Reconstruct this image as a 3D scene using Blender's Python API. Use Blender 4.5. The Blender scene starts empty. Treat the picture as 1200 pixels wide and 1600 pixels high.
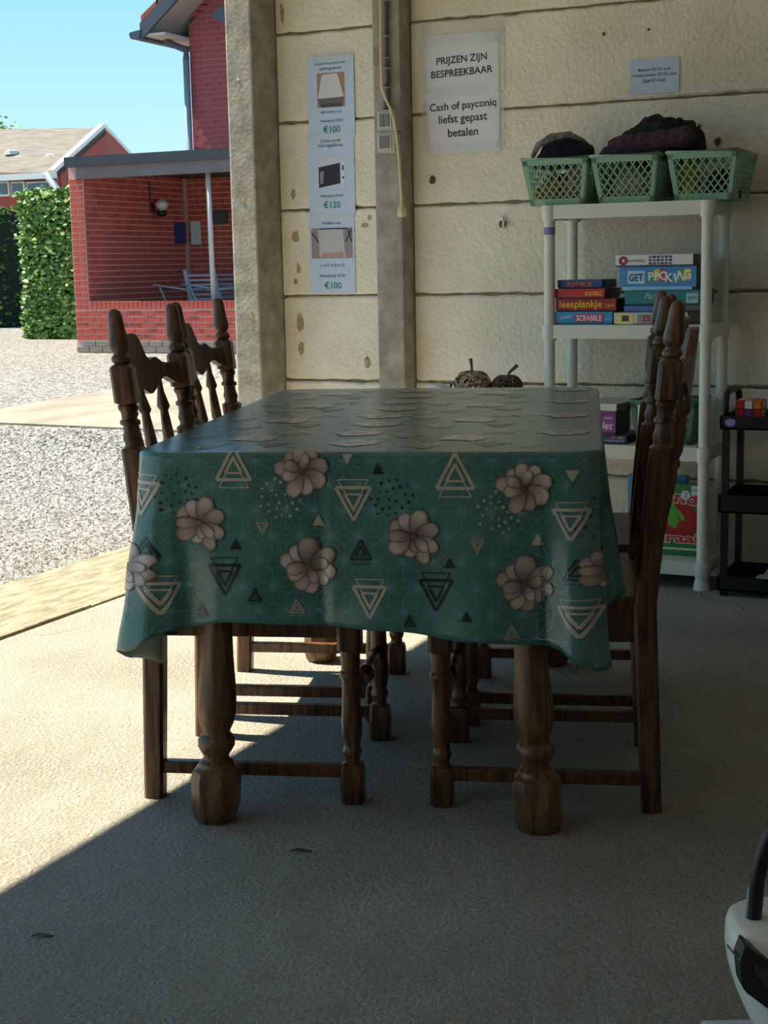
import bpy, bmesh, math, random
from mathutils import Vector, Matrix, noise
random.seed(7)
SC = bpy.context.scene
COL = SC.collection
PI = math.pi

# ------------------------------------------------------------------ camera
FPX, CAM_H = 2320.0, 1.14
PITCH, ROLL, YAW = math.atan(385 / FPX), math.radians(1.1), math.radians(25)
_s, _c = math.sin(YAW), math.cos(YAW)
FW = Vector((-_s * math.cos(PITCH), _c * math.cos(PITCH), -math.sin(PITCH)))
R0 = Vector((_c, _s, 0))
U0 = R0.cross(FW)
RT = R0 * math.cos(ROLL) - U0 * math.sin(ROLL)
UP = U0 * math.cos(ROLL) + R0 * math.sin(ROLL)
CP = Vector((0, 0, CAM_H))
cam = bpy.data.cameras.new('camera')
cam.sensor_fit = 'VERTICAL'
cam.sensor_height = 36.0
cam.lens = 36.0 * FPX / 1600.0
cam.clip_end = 500
cam.dof.use_dof = False
co = bpy.data.objects.new('camera', cam)
COL.objects.link(co)
co.matrix_world = Matrix(((RT.x, UP.x, -FW.x, CP.x), (RT.y, UP.y, -FW.y, CP.y), (RT.z, UP.z, -FW.z, CP.z), (0, 0, 0, 1)))
SC.camera = co

# ------------------------------------------------------------------ world, sun, exposure
w = bpy.data.worlds.new('sky')
SC.world = w
w.use_nodes = True
nt = w.node_tree
nt.nodes.clear()
o_ = nt.nodes.new('ShaderNodeOutputWorld')
bg = nt.nodes.new('ShaderNodeBackground')
tc = nt.nodes.new('ShaderNodeTexCoord')
sx = nt.nodes.new('ShaderNodeSeparateXYZ')
rp = nt.nodes.new('ShaderNodeValToRGB')
rp.color_ramp.elements[0].position = 0.0
rp.color_ramp.elements[0].color = (0.54, 0.79, 0.89, 1)
rp.color_ramp.elements[1].position = 0.75
rp.color_ramp.elements[1].color = (0.13, 0.36, 0.72, 1)
e = rp.color_ramp.elements.new(0.2)
e.color = (0.25, 0.58, 0.83, 1)
nt.links.new(tc.outputs['Generated'], sx.inputs[0])
nt.links.new(sx.outputs['Z'], rp.inputs[0])
nt.links.new(rp.outputs[0], bg.inputs[0])
bg.inputs[1].default_value = 0.65
nt.links.new(bg.outputs[0], o_.inputs[0])

SUN_EL, SUN_PHI = math.radians(60.7), math.radians(6)
sd = bpy.data.lights.new('sun', 'SUN')
sd.energy = 7.0
sd.angle = math.radians(0.6)
sd.color = (1.0, 0.91, 0.73)
so = bpy.data.objects.new('sun', sd)
COL.objects.link(so)
dirv = Vector((math.cos(SUN_EL) * math.cos(SUN_PHI), math.cos(SUN_EL) * math.sin(SUN_PHI), -math.sin(SUN_EL)))
so.rotation_euler = dirv.to_track_quat('-Z', 'Y').to_euler()
so.location = (-20, 0, 30)

vs = SC.view_settings
vs.view_transform = 'Standard'
vs.look = 'None'
vs.gamma = 1
vs.use_curve_mapping = False
vs.exposure = 1.06

# ------------------------------------------------------------------ pixel helpers (a pixel gives a direction; the plane gives the distance)
def ray(x, y): return FW + RT * ((x - 600) / FPX) - UP * ((y - 800) / FPX)
def onz(x, y, z=0.0):
    d = ray(x, y); return CP + d * ((z - CAM_H) / d.z)
def ony(x, y, Y):
    d = ray(x, y); return CP + d * (Y / d.y)
TA = math.radians(17.2)
TC = Vector((-1.453, 3.249, 0))
TX, TY = Vector((math.cos(TA), math.sin(TA), 0)), Vector((-math.sin(TA), math.cos(TA), 0))
def onty(x, y, ty):           # point on the vertical plane y=ty of the table's own frame -> (table x, z)
    d = ray(x, y); t = (ty - (CP - TC).dot(TY)) / d.dot(TY); p = CP + d * t
    return (p - TC).dot(TX), p.z

# ------------------------------------------------------------------ materials
def lin(c):
    return tuple(((v / 255) / 12.92 if v / 255 <= .04045 else ((v / 255 + .055) / 1.055) ** 2.4) for v in c) + (1.0,)
MATS = {}
def mat(name, rgb, rough=.6, var=.0, scale=20., bump=0., bscale=80., rgb2=None, metal=0., spec=.5, stretch=None, detail=6, alpha=None, trans=0., coat=0.):
    if name in MATS: return MATS[name]
    m = bpy.data.materials.new(name); m.use_nodes = True
    n = m.node_tree.nodes; l = m.node_tree.links
    b = n['Principled BSDF']
    b.inputs['Base Color'].default_value = lin(rgb)
    b.inputs['Roughness'].default_value = rough
    b.inputs['Metallic'].default_value = metal
    b.inputs['Specular IOR Level'].default_value = spec
    b.inputs['Coat Weight'].default_value = coat
    if trans: b.inputs['Transmission Weight'].default_value = trans
    if alpha is not None: b.inputs['Alpha'].default_value = alpha
    t = n.new('ShaderNodeTexCoord'); src = t.outputs['Object']
    if stretch:
        mp = n.new('ShaderNodeMapping'); mp.inputs['Scale'].default_value = stretch
        l.new(src, mp.inputs[0]); src = mp.outputs[0]
    if var or rgb2:
        nz = n.new('ShaderNodeTexNoise'); nz.inputs['Scale'].default_value = scale; nz.inputs['Detail'].default_value = detail
        l.new(src, nz.inputs['Vector'])
        cr = n.new('ShaderNodeValToRGB')
        a = lin(rgb); z = lin(rgb2) if rgb2 else tuple(v * (1 - var) for v in a[:3]) + (1,)
        cr.color_ramp.elements[0].color = z; cr.color_ramp.elements[0].position = .33
        cr.color_ramp.elements[1].color = a; cr.color_ramp.elements[1].position = .67
        l.new(nz.outputs[0], cr.inputs[0]); l.new(cr.outputs[0], b.inputs['Base Color'])
    if bump:
        nb = n.new('ShaderNodeTexNoise'); nb.inputs['Scale'].default_value = bscale; nb.inputs['Detail'].default_value = 8
        l.new(src, nb.inputs['Vector'])
        bp = n.new('ShaderNodeBump'); bp.inputs['Strength'].default_value = bump; bp.inputs['Distance'].default_value = .02
        l.new(nb.outputs[0], bp.inputs['Height']); l.new(bp.outputs[0], b.inputs['Normal'])
    MATS[name] = m
    return m
def attr_mat(name, rough=.5):
    if name in MATS: return MATS[name]
    m = bpy.data.materials.new(name); m.use_nodes = True
    n = m.node_tree.nodes; a = n.new('ShaderNodeAttribute'); a.attribute_name = 'col'
    b = n['Principled BSDF']; b.inputs['Roughness'].default_value = rough
    m.node_tree.links.new(a.outputs['Color'], b.inputs['Base Color'])
    MATS[name] = m
    return m
def flat(rgb, rough=.6):
    return mat('ink_%d_%d_%d' % rgb, rgb, rough)

def floor_material():
    m = bpy.data.materials.new('rough_concrete_floor'); m.use_nodes = True
    n = m.node_tree.nodes; l = m.node_tree.links; b = n['Principled BSDF']; b.inputs['Roughness'].default_value = .85
    t = n.new('ShaderNodeTexCoord')
    n1 = n.new('ShaderNodeTexNoise'); n1.inputs['Scale'].default_value = 1.6; n1.inputs['Detail'].default_value = 8
    n2 = n.new('ShaderNodeTexNoise'); n2.inputs['Scale'].default_value = 130; n2.inputs['Detail'].default_value = 6
    n3 = n.new('ShaderNodeTexNoise'); n3.inputs['Scale'].default_value = 120; n3.inputs['Detail'].default_value = 8; n3.inputs['Roughness'].default_value = .62
    mp = n.new('ShaderNodeMapping'); mp.inputs['Scale'].default_value = (1, .6, 1); mp.inputs['Rotation'].default_value = (0, 0, .5)
    l.new(t.outputs['Object'], mp.inputs[0])
    for k in (n1, n2): l.new(t.outputs['Object'], k.inputs['Vector'])
    l.new(mp.outputs[0], n3.inputs['Vector'])
    mx = n.new('ShaderNodeMix'); mx.data_type = 'FLOAT'; mx.inputs[0].default_value = .5
    l.new(n1.outputs[0], mx.inputs[2]); l.new(n2.outputs[0], mx.inputs[3])
    cr = n.new('ShaderNodeValToRGB')
    cr.color_ramp.elements[0].position = .32; cr.color_ramp.elements[0].color = lin((156, 150, 136))
    cr.color_ramp.elements[1].position = .66; cr.color_ramp.elements[1].color = lin((222, 213, 193))
    l.new(mx.outputs[0], cr.inputs[0])
    # fine cracks
    wv = n.new('ShaderNodeTexNoise'); wv.inputs['Scale'].default_value = 1.5; l.new(t.outputs['Object'], wv.inputs['Vector'])
    ad = n.new('ShaderNodeVectorMath'); ad.operation = 'MULTIPLY_ADD'; ad.inputs[1].default_value = (.7, .7, .7)
    l.new(wv.outputs['Color'], ad.inputs[0]); l.new(t.outputs['Object'], ad.inputs[2])
    vo = n.new('ShaderNodeTexVoronoi'); vo.feature = 'DISTANCE_TO_EDGE'; vo.inputs['Scale'].default_value = .3
    l.new(ad.outputs[0], vo.inputs['Vector'])
    lt = n.new('ShaderNodeMath'); lt.operation = 'LESS_THAN'; lt.inputs[1].default_value = .0004; l.new(vo.outputs['Distance'], lt.inputs[0])
    ck = n.new('ShaderNodeMix'); ck.data_type = 'RGBA'; ck.inputs[7].default_value = lin((125, 118, 108))
    l.new(lt.outputs[0], ck.inputs[0]); l.new(cr.outputs[0], ck.inputs[6]); l.new(ck.outputs[2], b.inputs['Base Color'])
    bp = n.new('ShaderNodeBump'); bp.inputs['Strength'].default_value = 1.0; bp.inputs['Distance'].default_value = .032
    l.new(n3.outputs[0], bp.inputs['Height'])
    bp2 = n.new('ShaderNodeBump'); bp2.inputs['Strength'].default_value = .5; bp2.inputs['Distance'].default_value = .03
    n4 = n.new('ShaderNodeTexNoise'); n4.inputs['Scale'].default_value = 9; n4.inputs['Detail'].default_value = 4; l.new(t.outputs['Object'], n4.inputs['Vector'])
    l.new(n4.outputs[0], bp2.inputs['Height']); l.new(bp.outputs[0], bp2.inputs['Normal']); l.new(bp2.outputs[0], b.inputs['Normal'])
    return m

def gravel_material():
    m = bpy.data.materials.new('grey_gravel'); m.use_nodes = True
    n = m.node_tree.nodes; l = m.node_tree.links; b = n['Principled BSDF']; b.inputs['Roughness'].default_value = .9
    t = n.new('ShaderNodeTexCoord')
    v = n.new('ShaderNodeTexVoronoi'); v.inputs['Scale'].default_value = 32; l.new(t.outputs['Object'], v.inputs['Vector'])
    cr = n.new('ShaderNodeValToRGB')
    cr.color_ramp.elements[0].color = lin((70, 69, 67)); cr.color_ramp.elements[1].color = lin((158, 154, 147))
    sp = n.new('ShaderNodeSeparateColor'); l.new(v.outputs['Color'], sp.inputs[0])
    l.new(sp.outputs[0], cr.inputs[0]); l.new(cr.outputs[0], b.inputs['Base Color'])
    bp = n.new('ShaderNodeBump'); bp.inputs['Strength'].default_value = .9; bp.inputs['Distance'].default_value = .03; bp.invert = True
    l.new(v.outputs['Distance'], bp.inputs['Height']); l.new(bp.outputs[0], b.inputs['Normal'])
    return m

def wood(name, dark, light, rough=.38):
    if name in MATS: return MATS[name]
    m = bpy.data.materials.new(name); m.use_nodes = True
    n = m.node_tree.nodes; l = m.node_tree.links; b = n['Principled BSDF']; b.inputs['Roughness'].default_value = rough
    t = n.new('ShaderNodeTexCoord'); mp = n.new('ShaderNodeMapping'); mp.inputs['Scale'].default_value = (26, 26, 2.6)
    l.new(t.outputs['Object'], mp.inputs[0])
    nz = n.new('ShaderNodeTexNoise'); nz.inputs['Scale'].default_value = 2.2; nz.inputs['Detail'].default_value = 6; nz.inputs['Distortion'].default_value = 1.2
    l.new(mp.outputs[0], nz.inputs['Vector'])
    cr = n.new('ShaderNodeValToRGB'); cr.color_ramp.elements[0].position = .35; cr.color_ramp.elements[1].position = .68
    cr.color_ramp.elements[0].color = lin(dark); cr.color_ramp.elements[1].color = lin(light)
    l.new(nz.outputs[0], cr.inputs[0]); l.new(cr.outputs[0], b.inputs['Base Color'])
    bp = n.new('ShaderNodeBump'); bp.inputs['Strength'].default_value = .15; bp.inputs['Distance'].default_value = .004
    l.new(nz.outputs[0], bp.inputs['Height']); l.new(bp.outputs[0], b.inputs['Normal'])
    MATS[name] = m
    return m

# ------------------------------------------------------------------ mesh helpers
class MB:
    def __init__(s): s.v = []; s.f = []; s.m = []; s.c = []
    def add(s, vs, fs, mi=0):
        o = len(s.v); s.v += [tuple(p) for p in vs]; s.f += [tuple(i + o for i in f) for f in fs]; s.m += [mi] * len(fs)
    def box(s, a, b, mi=0):
        x0, y0, z0 = a; x1, y1, z1 = b
        s.add([(x0, y0, z0), (x1, y0, z0), (x1, y1, z0), (x0, y1, z0), (x0, y0, z1), (x1, y0, z1), (x1, y1, z1), (x0, y1, z1)],
              [(0, 3, 2, 1), (4, 5, 6, 7), (0, 1, 5, 4), (1, 2, 6, 5), (2, 3, 7, 6), (3, 0, 4, 7)], mi)
    def loft(s, rings, mi=0, closed=False, cap=True):
        n = len(rings[0]); vs = [p for r in rings for p in r]; fs = []
        k = len(rings)
        for i in range(k if closed else k - 1):
            j = (i + 1) % k
            for q in range(n):
                p = (q + 1) % n
                fs.append((i * n + q, i * n + p, j * n + p, j * n + q))
        if cap and not closed:
            fs.append(tuple(range(n - 1, -1, -1))); fs.append(tuple((k - 1) * n + q for q in range(n)))
        s.add(vs, fs, mi)
    def tube(s, pts, r, n=8, mi=0, closed=False, cap=True):
        pts = [Vector(p) for p in pts]; rings = []; k = len(pts)
        rr = r if isinstance(r, (list, tuple)) else [r] * k
        prev = None
        for i, p in enumerate(pts):
            if closed: d = pts[(i + 1) % k] - pts[i - 1]
            else: d = pts[min(i + 1, k - 1)] - pts[max(i - 1, 0)]
            d.normalize()
            if prev is None:
                a = Vector((0, 0, 1)) if abs(d.z) < .9 else Vector((1, 0, 0))
                u = d.cross(a).normalized()
            else:
                u = (prev - d * prev.dot(d)).normalized()
            prev = u; v = d.cross(u)
            rings.append([p + (u * math.cos(2 * PI * q / n) + v * math.sin(2 * PI * q / n)) * rr[i] for q in range(n)])
        s.loft(rings, mi, closed, cap)
    def bar(s, a, b, w, h, up=(0, 0, 1), mi=0):     # rectangular bar from a to b
        a, b = Vector(a), Vector(b); d = (b - a).normalized(); u = Vector(up)
        sd_ = d.cross(u).normalized(); u = sd_.cross(d)
        rings = [[p + sd_ * (w / 2 * i) + u * (h / 2 * j) for i, j in ((-1, -1), (1, -1), (1, 1), (-1, 1))] for p in (a, b)]
        s.loft(rings, mi)
    def quad(s, pts, mi=0): s.add(pts, [tuple(range(len(pts)))], mi)
    def prism(s, poly, y0, y1, mi=0):              # polygon in XZ, extruded along Y
        n = len(poly)
        s.add([(x, y0, z) for x, z in poly] + [(x, y1, z) for x, z in poly],
              [tuple(range(n)), tuple(range(2 * n - 1, n - 1, -1))] + [(i, i + n, (i + 1) % n + n, (i + 1) % n) for i in range(n)], mi)
    def mesh(s, name):
        me = bpy.data.meshes.new(name); me.from_pydata(s.v, [], s.f); me.update()
        return me
    def build(s, name, mats, parent=None, smooth=False, bevel=0., auto=None):
        me = s.mesh(name)
        mats = mats if isinstance(mats, (list, tuple)) else [mats]
        for m in mats: me.materials.append(m)
        if len(mats) > 1: me.polygons.foreach_set('material_index', s.m)
        bm = bmesh.new(); bm.from_mesh(me)
        if len(bm.faces) < 60000 and not getattr(s, 'open', False): bmesh.ops.recalc_face_normals(bm, faces=bm.faces)
        if bevel: bmesh.ops.bevel(bm, geom=[e for e in bm.edges if len(e.link_faces) == 2 and e.calc_face_angle(0) > .6], offset=bevel, segments=2, profile=.6, affect='EDGES')
        bm.to_mesh(me); bm.free()
        if smooth: me.polygons.foreach_set('use_smooth', [True] * len(me.polygons))
        if auto:
            me.polygons.foreach_set('use_smooth', [True] * len(me.polygons))
            me.set_sharp_from_angle(angle=math.radians(auto))
        ob = bpy.data.objects.new(name, me); COL.objects.link(ob)
        if parent: ob.parent = parent
        return ob
def tag(o, label=None, cat=None, group=None, kind=None):
    if label: o['label'] = label
    if cat: o['category'] = cat
    if group: o['group'] = group
    if kind: o['kind'] = kind
    return o
def thing(name, label, cat, loc=(0, 0, 0), rz=0., group=None):
    o = bpy.data.objects.new(name, None); o.empty_display_size = .05; COL.objects.link(o)
    o.location = loc; o.rotation_euler = (0, 0, rz)
    return tag(o, label, cat, group)
def copy_tree(o, parent=None):
    c = o.copy(); COL.objects.link(c); c.parent = parent
    for ch in list(o.children): copy_tree(ch, c)
    return c
def inst(name, me, parent, loc=(0, 0, 0)):
    ob = bpy.data.objects.new(name, me); COL.objects.link(ob); ob.parent = parent; ob.location = loc
    return ob
def sect(h, kind, n=24, ch=.45):               # one cross-section: round or chamfered square of half size h
    m = max(1, n // 8); c = h * (1 - ch)
    if kind == 'r':
        return [(h * math.cos(a), h * math.sin(a)) for a in [(-PI / 8 + PI / 4 * k + PI / 4 * j / m) for k in range(8) for j in range(m)]]
    oc = [(h, -c), (h, c), (c, h), (-c, h), (-h, c), (-h, -c), (-c, -h), (c, -h)]
    return [(oc[k][0] + (oc[(k + 1) % 8][0] - oc[k][0]) * j / m, oc[k][1] + (oc[(k + 1) % 8][1] - oc[k][1]) * j / m) for k in range(8) for j in range(m)]
def turned(mb, prof, path=None, n=24, ch=.35, mi=0):    # prof: (z, half size, 'r'/'s'); path(z)->(x,y)
    rings = []
    for z, h, k in prof:
        px, py = path(z) if path else (0, 0)
        rings.append([(px + x, py + y, z) for x, y in sect(h, k, n, ch)])
    mb.loft(rings, mi)

def text(parent, s, m, w=None, h=None, loc=(0, 0, 0), bold=0., name='lettering', tilt=0., shear=0., italic=0.):
    """flat lettering in the local XZ plane, centred on loc, facing -Y"""
    cu = bpy.data.curves.new('t', 'FONT'); cu.body = s; cu.align_x = 'CENTER'; cu.offset = bold; cu.shear = italic
    cu.resolution_u = 3
    ob = bpy.data.objects.new('t', cu); COL.objects.link(ob)
    dg = bpy.context.evaluated_depsgraph_get()
    me = bpy.data.meshes.new_from_object(ob.evaluated_get(dg))
    bpy.data.objects.remove(ob); bpy.data.curves.remove(cu)
    xs = [v.co.x for v in me.vertices]; ys = [v.co.y for v in me.vertices]
    if not xs: return None
    x0, x1, y0, y1 = min(xs), max(xs), min(ys), max(ys)
    kx = w / (x1 - x0) if w else h / (y1 - y0); ky = h / (y1 - y0) if h else kx
    ca, sa = math.cos(tilt), math.sin(tilt)
    for v in me.vertices:
        x = (v.co.x - (x0 + x1) / 2) * kx; z = (v.co.y - (y0 + y1) / 2) * ky
        v.co = (x * ca - z * sa, 0, x * sa + z * ca)
    me.materials.clear(); me.materials.append(m); me.name = name
    o = bpy.data.objects.new(name, me); COL.objects.link(o); o.parent = parent; o.location = loc
    return o

# ------------------------------------------------------------------ materials in use
M_floor = floor_material()
M_panel = mat('cream_concrete_panel', (245, 238, 220), .9, rgb2=(228, 219, 198), scale=3.5, bump=.45, bscale=60)
M_joint = mat('joint_mortar', (150, 138, 112), .95, var=.4, scale=30, bump=.4)
M_post = mat('grey_concrete_post', (176, 170, 156), .9, rgb2=(142, 136, 122), scale=14, bump=.1, bscale=60)
M_room = mat('bounce_white_concrete', (222, 218, 208), .95, var=.1, scale=3, bump=.2)  # unseen walls, like the ceiling, whitened to bounce more light into the room
M_ceil = mat('ceiling_board', (226, 222, 214), .9, var=.2, scale=3)
M_kerb = mat('kerb_concrete', (158, 148, 122), .9, rgb2=(112, 104, 84), scale=9, bump=.6, bscale=40, stretch=(3, .8, 1))
M_path = mat('path_concrete', (142, 135, 120), .9, rgb2=(118, 110, 96), scale=3, bump=.3, stretch=(1, .4, 1))
M_oak_d = wood('dark_stained_oak', (44, 28, 17), (118, 78, 46), .33)
M_oak_t = wood('brown_oak', (70, 46, 27), (128, 90, 55), .36)
M_paper = mat('white_paper', (228, 229, 236), .7, var=.03)
M_paperb = mat('blue_tinted_paper', (200, 216, 240), .6, var=.04)
M_ink = flat((40, 40, 46)); M_green = flat((20, 140, 110)); M_white = flat((235, 235, 235))
M_tape = mat('clear_tape', (240, 240, 236), .12, alpha=.2)
M_rack = mat('white_plastic', (222, 222, 210), .45, var=.03)
M_brick = mat('red_brick', (198, 92, 76), .9, rgb2=(166, 66, 56), scale=4, bump=.2)
M_mortar = mat('pale_mortar', (206, 166, 154), .95)
M_black = mat('black_plastic', (16, 16, 18), .4)

# ------------------------------------------------------------------ structure
WY = 5.42          # face of the panel wall
FX = -3.02         # inner edge of the threshold
CEIL = 2.75
LINT = 2.35
mb = MB(); mb.box((FX, -4.2, -.15), (2.8, WY + .12, 0)); tag(mb.build('floor', M_floor), kind='structure')
mb = MB(); mb.box((FX - .2, -4.2, CEIL), (2.8, WY + .12, CEIL + .12)); tag(mb.build('ceiling', M_ceil), kind='structure')
mb = MB(); mb.box((2.8, -4.2, -.15), (2.95, WY + .12, CEIL + .12)); tag(mb.build('wall_right', M_room), kind='structure')
mb = MB(); mb.box((FX - .2, -4.35, -.15), (2.95, -4.2, CEIL + .12)); tag(mb.build('wall_front', M_room), kind='structure')
mb = MB(); mb.box((-3.085, -4.2, LINT), (-2.974, 5.228, CEIL)); tag(mb.build('trim_1', M_post), kind='structure')
mb = MB(); mb.box((-3.087, -4.2, -.1), (-2.97, -2.6, LINT)); tag(mb.build('wall_left', M_room), kind='structure')

# threshold slabs
kerb = bpy.data.objects.new('floor_threshold', None); COL.objects.link(kerb); tag(kerb, kind='structure')
y = -4.2
for i, L in enumerate((2.1, 2.0, 2.2, 2.0, 1.9)):
    mb = MB(); mb.box((FX - .53, y + .004, -.14), (FX - .006, y + L - .004, .006 + .004 * (i % 2)))
    mb.build('slab', M_kerb, kerb, bevel=.006); y += L

# back wall of stacked concrete plates between posts
wb = MB(); wb.box((-3.0, WY + .012, -.1), (2.8, WY + .12, CEIL)); wall = tag(wb.build('wall_back', M_joint), kind='structure')
def plate(x0, x1, z0, z1, seed):
    n = max(8, int((x1 - x0) / .03)); r = random.Random(seed)
    def ed(i, k): return .009 * noise.noise(Vector((i * .33, k * 7.1 + seed, 0))) + .002 * r.uniform(-1, 1)
    off = r.uniform(-.003, .003)
    rings = []
    for i in range(n + 1):
        x = x0 + (x1 - x0) * i / n; lo = z0 + .003 + abs(ed(i, 1)); hi = z1 - .003 - abs(ed(i, 2)); ins = .006 if i in (0, n) else 0
        yy = WY + off + ins
        rings.append([(x, WY + .03, lo), (x, yy + .007, lo), (x, yy, lo + .007), (x, yy - .0015 * noise.noise(Vector((x * 6, z0 * 5, 0))), (lo + hi) / 2),
                      (x, yy, hi - .007), (x, yy + .007, hi), (x, WY + .03, hi)])
    b = MB(); b.loft(rings); return b.build('panel', M_panel, wall, auto=40)
SP, Z0 = .344, -.007
bays = [(-2.965, -2.50), (-2.376, -.40), (-.28, 1.62), (1.74, 2.8)]
for bi, (x0, x1) in enumerate(bays):
    for k in range(9):
        za, zb = Z0 + k * SP, Z0 + (k + 1) * SP
        if za > CEIL - .05: continue
        plate(x0, x1, max(za, 0), min(zb, CEIL), bi * 20 + k)
def post(x0, x1, y0, name='post'):
    b = MB(); b.box((x0, y0, 0), (x1, WY + .02, CEIL)); return b.build(name, M_post, wall, bevel=.008)
post(-3.087, -2.97, 5.23)
post(-2.495, -2.381, 5.325)
post(-.395, -.285, 5.325)
post(1.625, 1.735, 5.325)

# chipped spots and stains on the wall
M_rust = mat('rust_brown_patch', (118, 78, 48), .9, var=.3, bump=.3); M_chip = mat('dark_chip', (150, 126, 94), .95, rgb2=(196, 176, 140), scale=60)
def patch(px, py, w, h, m, name, Y=WY - .004, seed=0):
    p = ony(px, py, Y); r = random.Random(seed + px); b = MB(); n = 11
    b.prism([(p.x + w * .5 * math.cos(2 * PI * i / n) * r.uniform(.6, 1.1), p.z + h * .5 * math.sin(2 * PI * i / n) * r.uniform(.6, 1.1)) for i in range(n)], p.y - .0006, WY + .01)
    return b.build(name, m, wall)
for px, py, ww, hh in ((675, 281, .03, .032), (1121, 221, .03, .035), (1092, 198, .014, .02), (943, 53, .012, .014), (1013, 46, .01, .012),
                       (458, 303, .025, .045), (461, 370, .035, .06), (466, 420, .02, .05), (462, 440, .018, .03), (468, 505, .03, .09), (573, 568, .022, .05), (470, 545, .03, .06),
                       (570, 352, .04, .02), (440, 20, .02, .08), (577, 340, .02, .02)):
    patch(px, py, ww, hh, M_rust if hh < .036 and px > 600 else M_chip, 'wall_patch')
for px, py, ww, hh in ((391, 492, .03, .03), (379, 313, .02, .02), (372, 124, .012, .012)):
    p = ony(px, py, 5.23); b = MB(); b.prism([(p.x + ww / 2 * math.cos(i * 1.05), p.z + hh / 2 * math.sin(i * 1.05)) for i in range(6)], 5.2285, 5.24); b.build('wall_patch', M_chip if hh > .015 else M_white, wall)

# ------------------------------------------------------------------ yard outside
mb = MB(); mb.box((-70, -30, -.2), (FX - .535, 70, -.012)); mb.box((FX - .535, WY + .3, -.2), (40, 70, -.012))
tag(mb.build('gravel_yard', gravel_material()), kind='structure')
mb = MB()
pts = [onz(*q, 0) for q in ((-60, 647), (0, 639), (190, 606), (640, 566), (640, 690), (190, 669), (0, 661), (-60, 659))]
n_ = len(pts)
mb.add([(p.x, p.y, -.1) for p in pts] + [(p.x, p.y, .004) for p in pts], [tuple(range(n_, 2 * n_))] + [(i, (i + 1) % n_, (i + 1) % n_ + n_, i + n_) for i in range(n_)])
tag(mb.build('concrete_path', M_path), kind='structure')

# loose pebbles on the near gravel
def pebbles():
    r = random.Random(3); V = []; F = []; Mi = []
    oct_v = [(1, 0, 0), (-1, 0, 0), (0, 1, 0), (0, -1, 0), (0, 0, 1), (0, 0, -.4)]
    oct_f = [(0, 2, 4), (2, 1, 4), (1, 3, 4), (3, 0, 4), (2, 0, 5), (1, 2, 5), (3, 1, 5), (0, 3, 5)]
    for i in range(42000):
        px = r.uniform(-40, 230); py = 668 + (925 - 668) * (r.random() ** .62)
        p = onz(px, py, -.012)
        if p.x > FX - .545: continue
        s = r.uniform(.009, .021); a = r.uniform(0, 6.28); ca, sa = math.cos(a), math.sin(a); o = len(V)
        sx_, sy_, sz_ = s * r.uniform(.7, 1.2), s * r.uniform(.6, 1), s * r.uniform(.4, .75); tl = r.uniform(-.5, .5)
        for x, y_, z in oct_v:
            x *= sx_; y_ *= sy_; z = z * sz_ + tl * x
            V.append((p.x + x * ca - y_ * sa, p.y + x * sa + y_ * ca, p.z + z + .003))
        F += [tuple(q + o for q in f) for f in oct_f]; Mi += [r.choice((0, 0, 1, 1, 2, 3))] * 8
    me = bpy.data.meshes.new('gravel_pebbles'); me.from_pydata(V, [], F)
    for c in ((152, 149, 143), (122, 120, 116), (80, 79, 77), (176, 172, 165)): me.materials.append(mat('pebble_%d' % c[0], c, .85))
    me.polygons.foreach_set('material_index', Mi)
    o = bpy.data.objects.new('gravel_pebbles', me); COL.objects.link(o)
    tag(o, 'loose pale grey gravel stones covering the yard beyond the threshold', 'gravel', kind='stuff')
pebbles()

# ------------------------------------------------------------------ brick carport
CY = 17.56
def brick_mesh(L, Hh, D, nm):
    b = MB(); b.box((-L / 2, 0, -Hh / 2), (L / 2, D, Hh / 2)); o = b.build(nm, M_brick, bevel=.004); me = o.data; bpy.data.objects.remove(o); return me
def lay(parent, me, half, x0, x1, z0, z1, yf, mod, course, out, rnd, start=0):
    k = start; z = z0
    while z + course * .5 < z1:
        x = x0 + (mod / 2 if k % 2 else 0)
        if k % 2: out.append((half, x0 + mod / 4, yf, z + course / 2))
        while x + mod * .98 < x1 + .001:
            out.append((me, x + mod / 2, yf + rnd.uniform(-.003, .003), z + course / 2)); x += mod
        if x1 - x > mod * .4: out.append((half, x + mod / 4, yf, z + course / 2))
        z += course; k += 1
cp = thing('carport', 'low red brick carport with dark flat roof edge beside the hedge', 'carport', (0, 0, 0))
pL, pR = ony(121, 540, CY), ony(372, 540, CY)
zc = lambda x, y, Y=CY: ony(x, y, Y).z
x0, x1 = pL.x, pR.x + 2.6
parz = zc(250, 471); pier_x = x0 + .237; roofz = zc(120, 281)
MODL, CRS = .225, .083
_d = ray(290, 300); BYB = (x0 + .24) / _d.x * _d.y
fz0, fz1, fz2 = zc(112, 281), zc(108, 262), zc(102, 247)
bm1 = brick_mesh(MODL - .017, CRS - .017, .05, 'brick'); bmh = brick_mesh(MODL / 2 - .017, CRS - .017, .05, 'brick_half')
mb = MB(); mb.box((x0, CY, -.1), (x1, CY + .24, parz)); mb.box((x0, CY, parz), (pier_x, CY + .24, fz1)); mb.box((x0, CY + .24, -.1), (x0 + .24, BYB, fz1)); mb.box((x0, BYB + .012, -.1), (x1, BYB + .2, fz1))
mb.build('wall_core', M_mortar, cp)
lst = []; rb = random.Random(5)
lay(cp, bm1, bmh, x0, pR.x + .5, .17, parz - .11, CY - .012, MODL, CRS, lst, rb)
z = parz - .11; k = 0
while z < roofz - .03:
    wd = pier_x - x0
    if k % 2: lst.append((bm1, x0 + MODL / 2 + .006, CY - .012, z + CRS / 2))
    else: lst.append((bmh, x0 + MODL / 4 + .004, CY - .012, z + CRS / 2)); lst.append((bmh, x0 + MODL * .75 + .008, CY - .012, z + CRS / 2))
    z += CRS; k += 1
nfront = len(lst)
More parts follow.
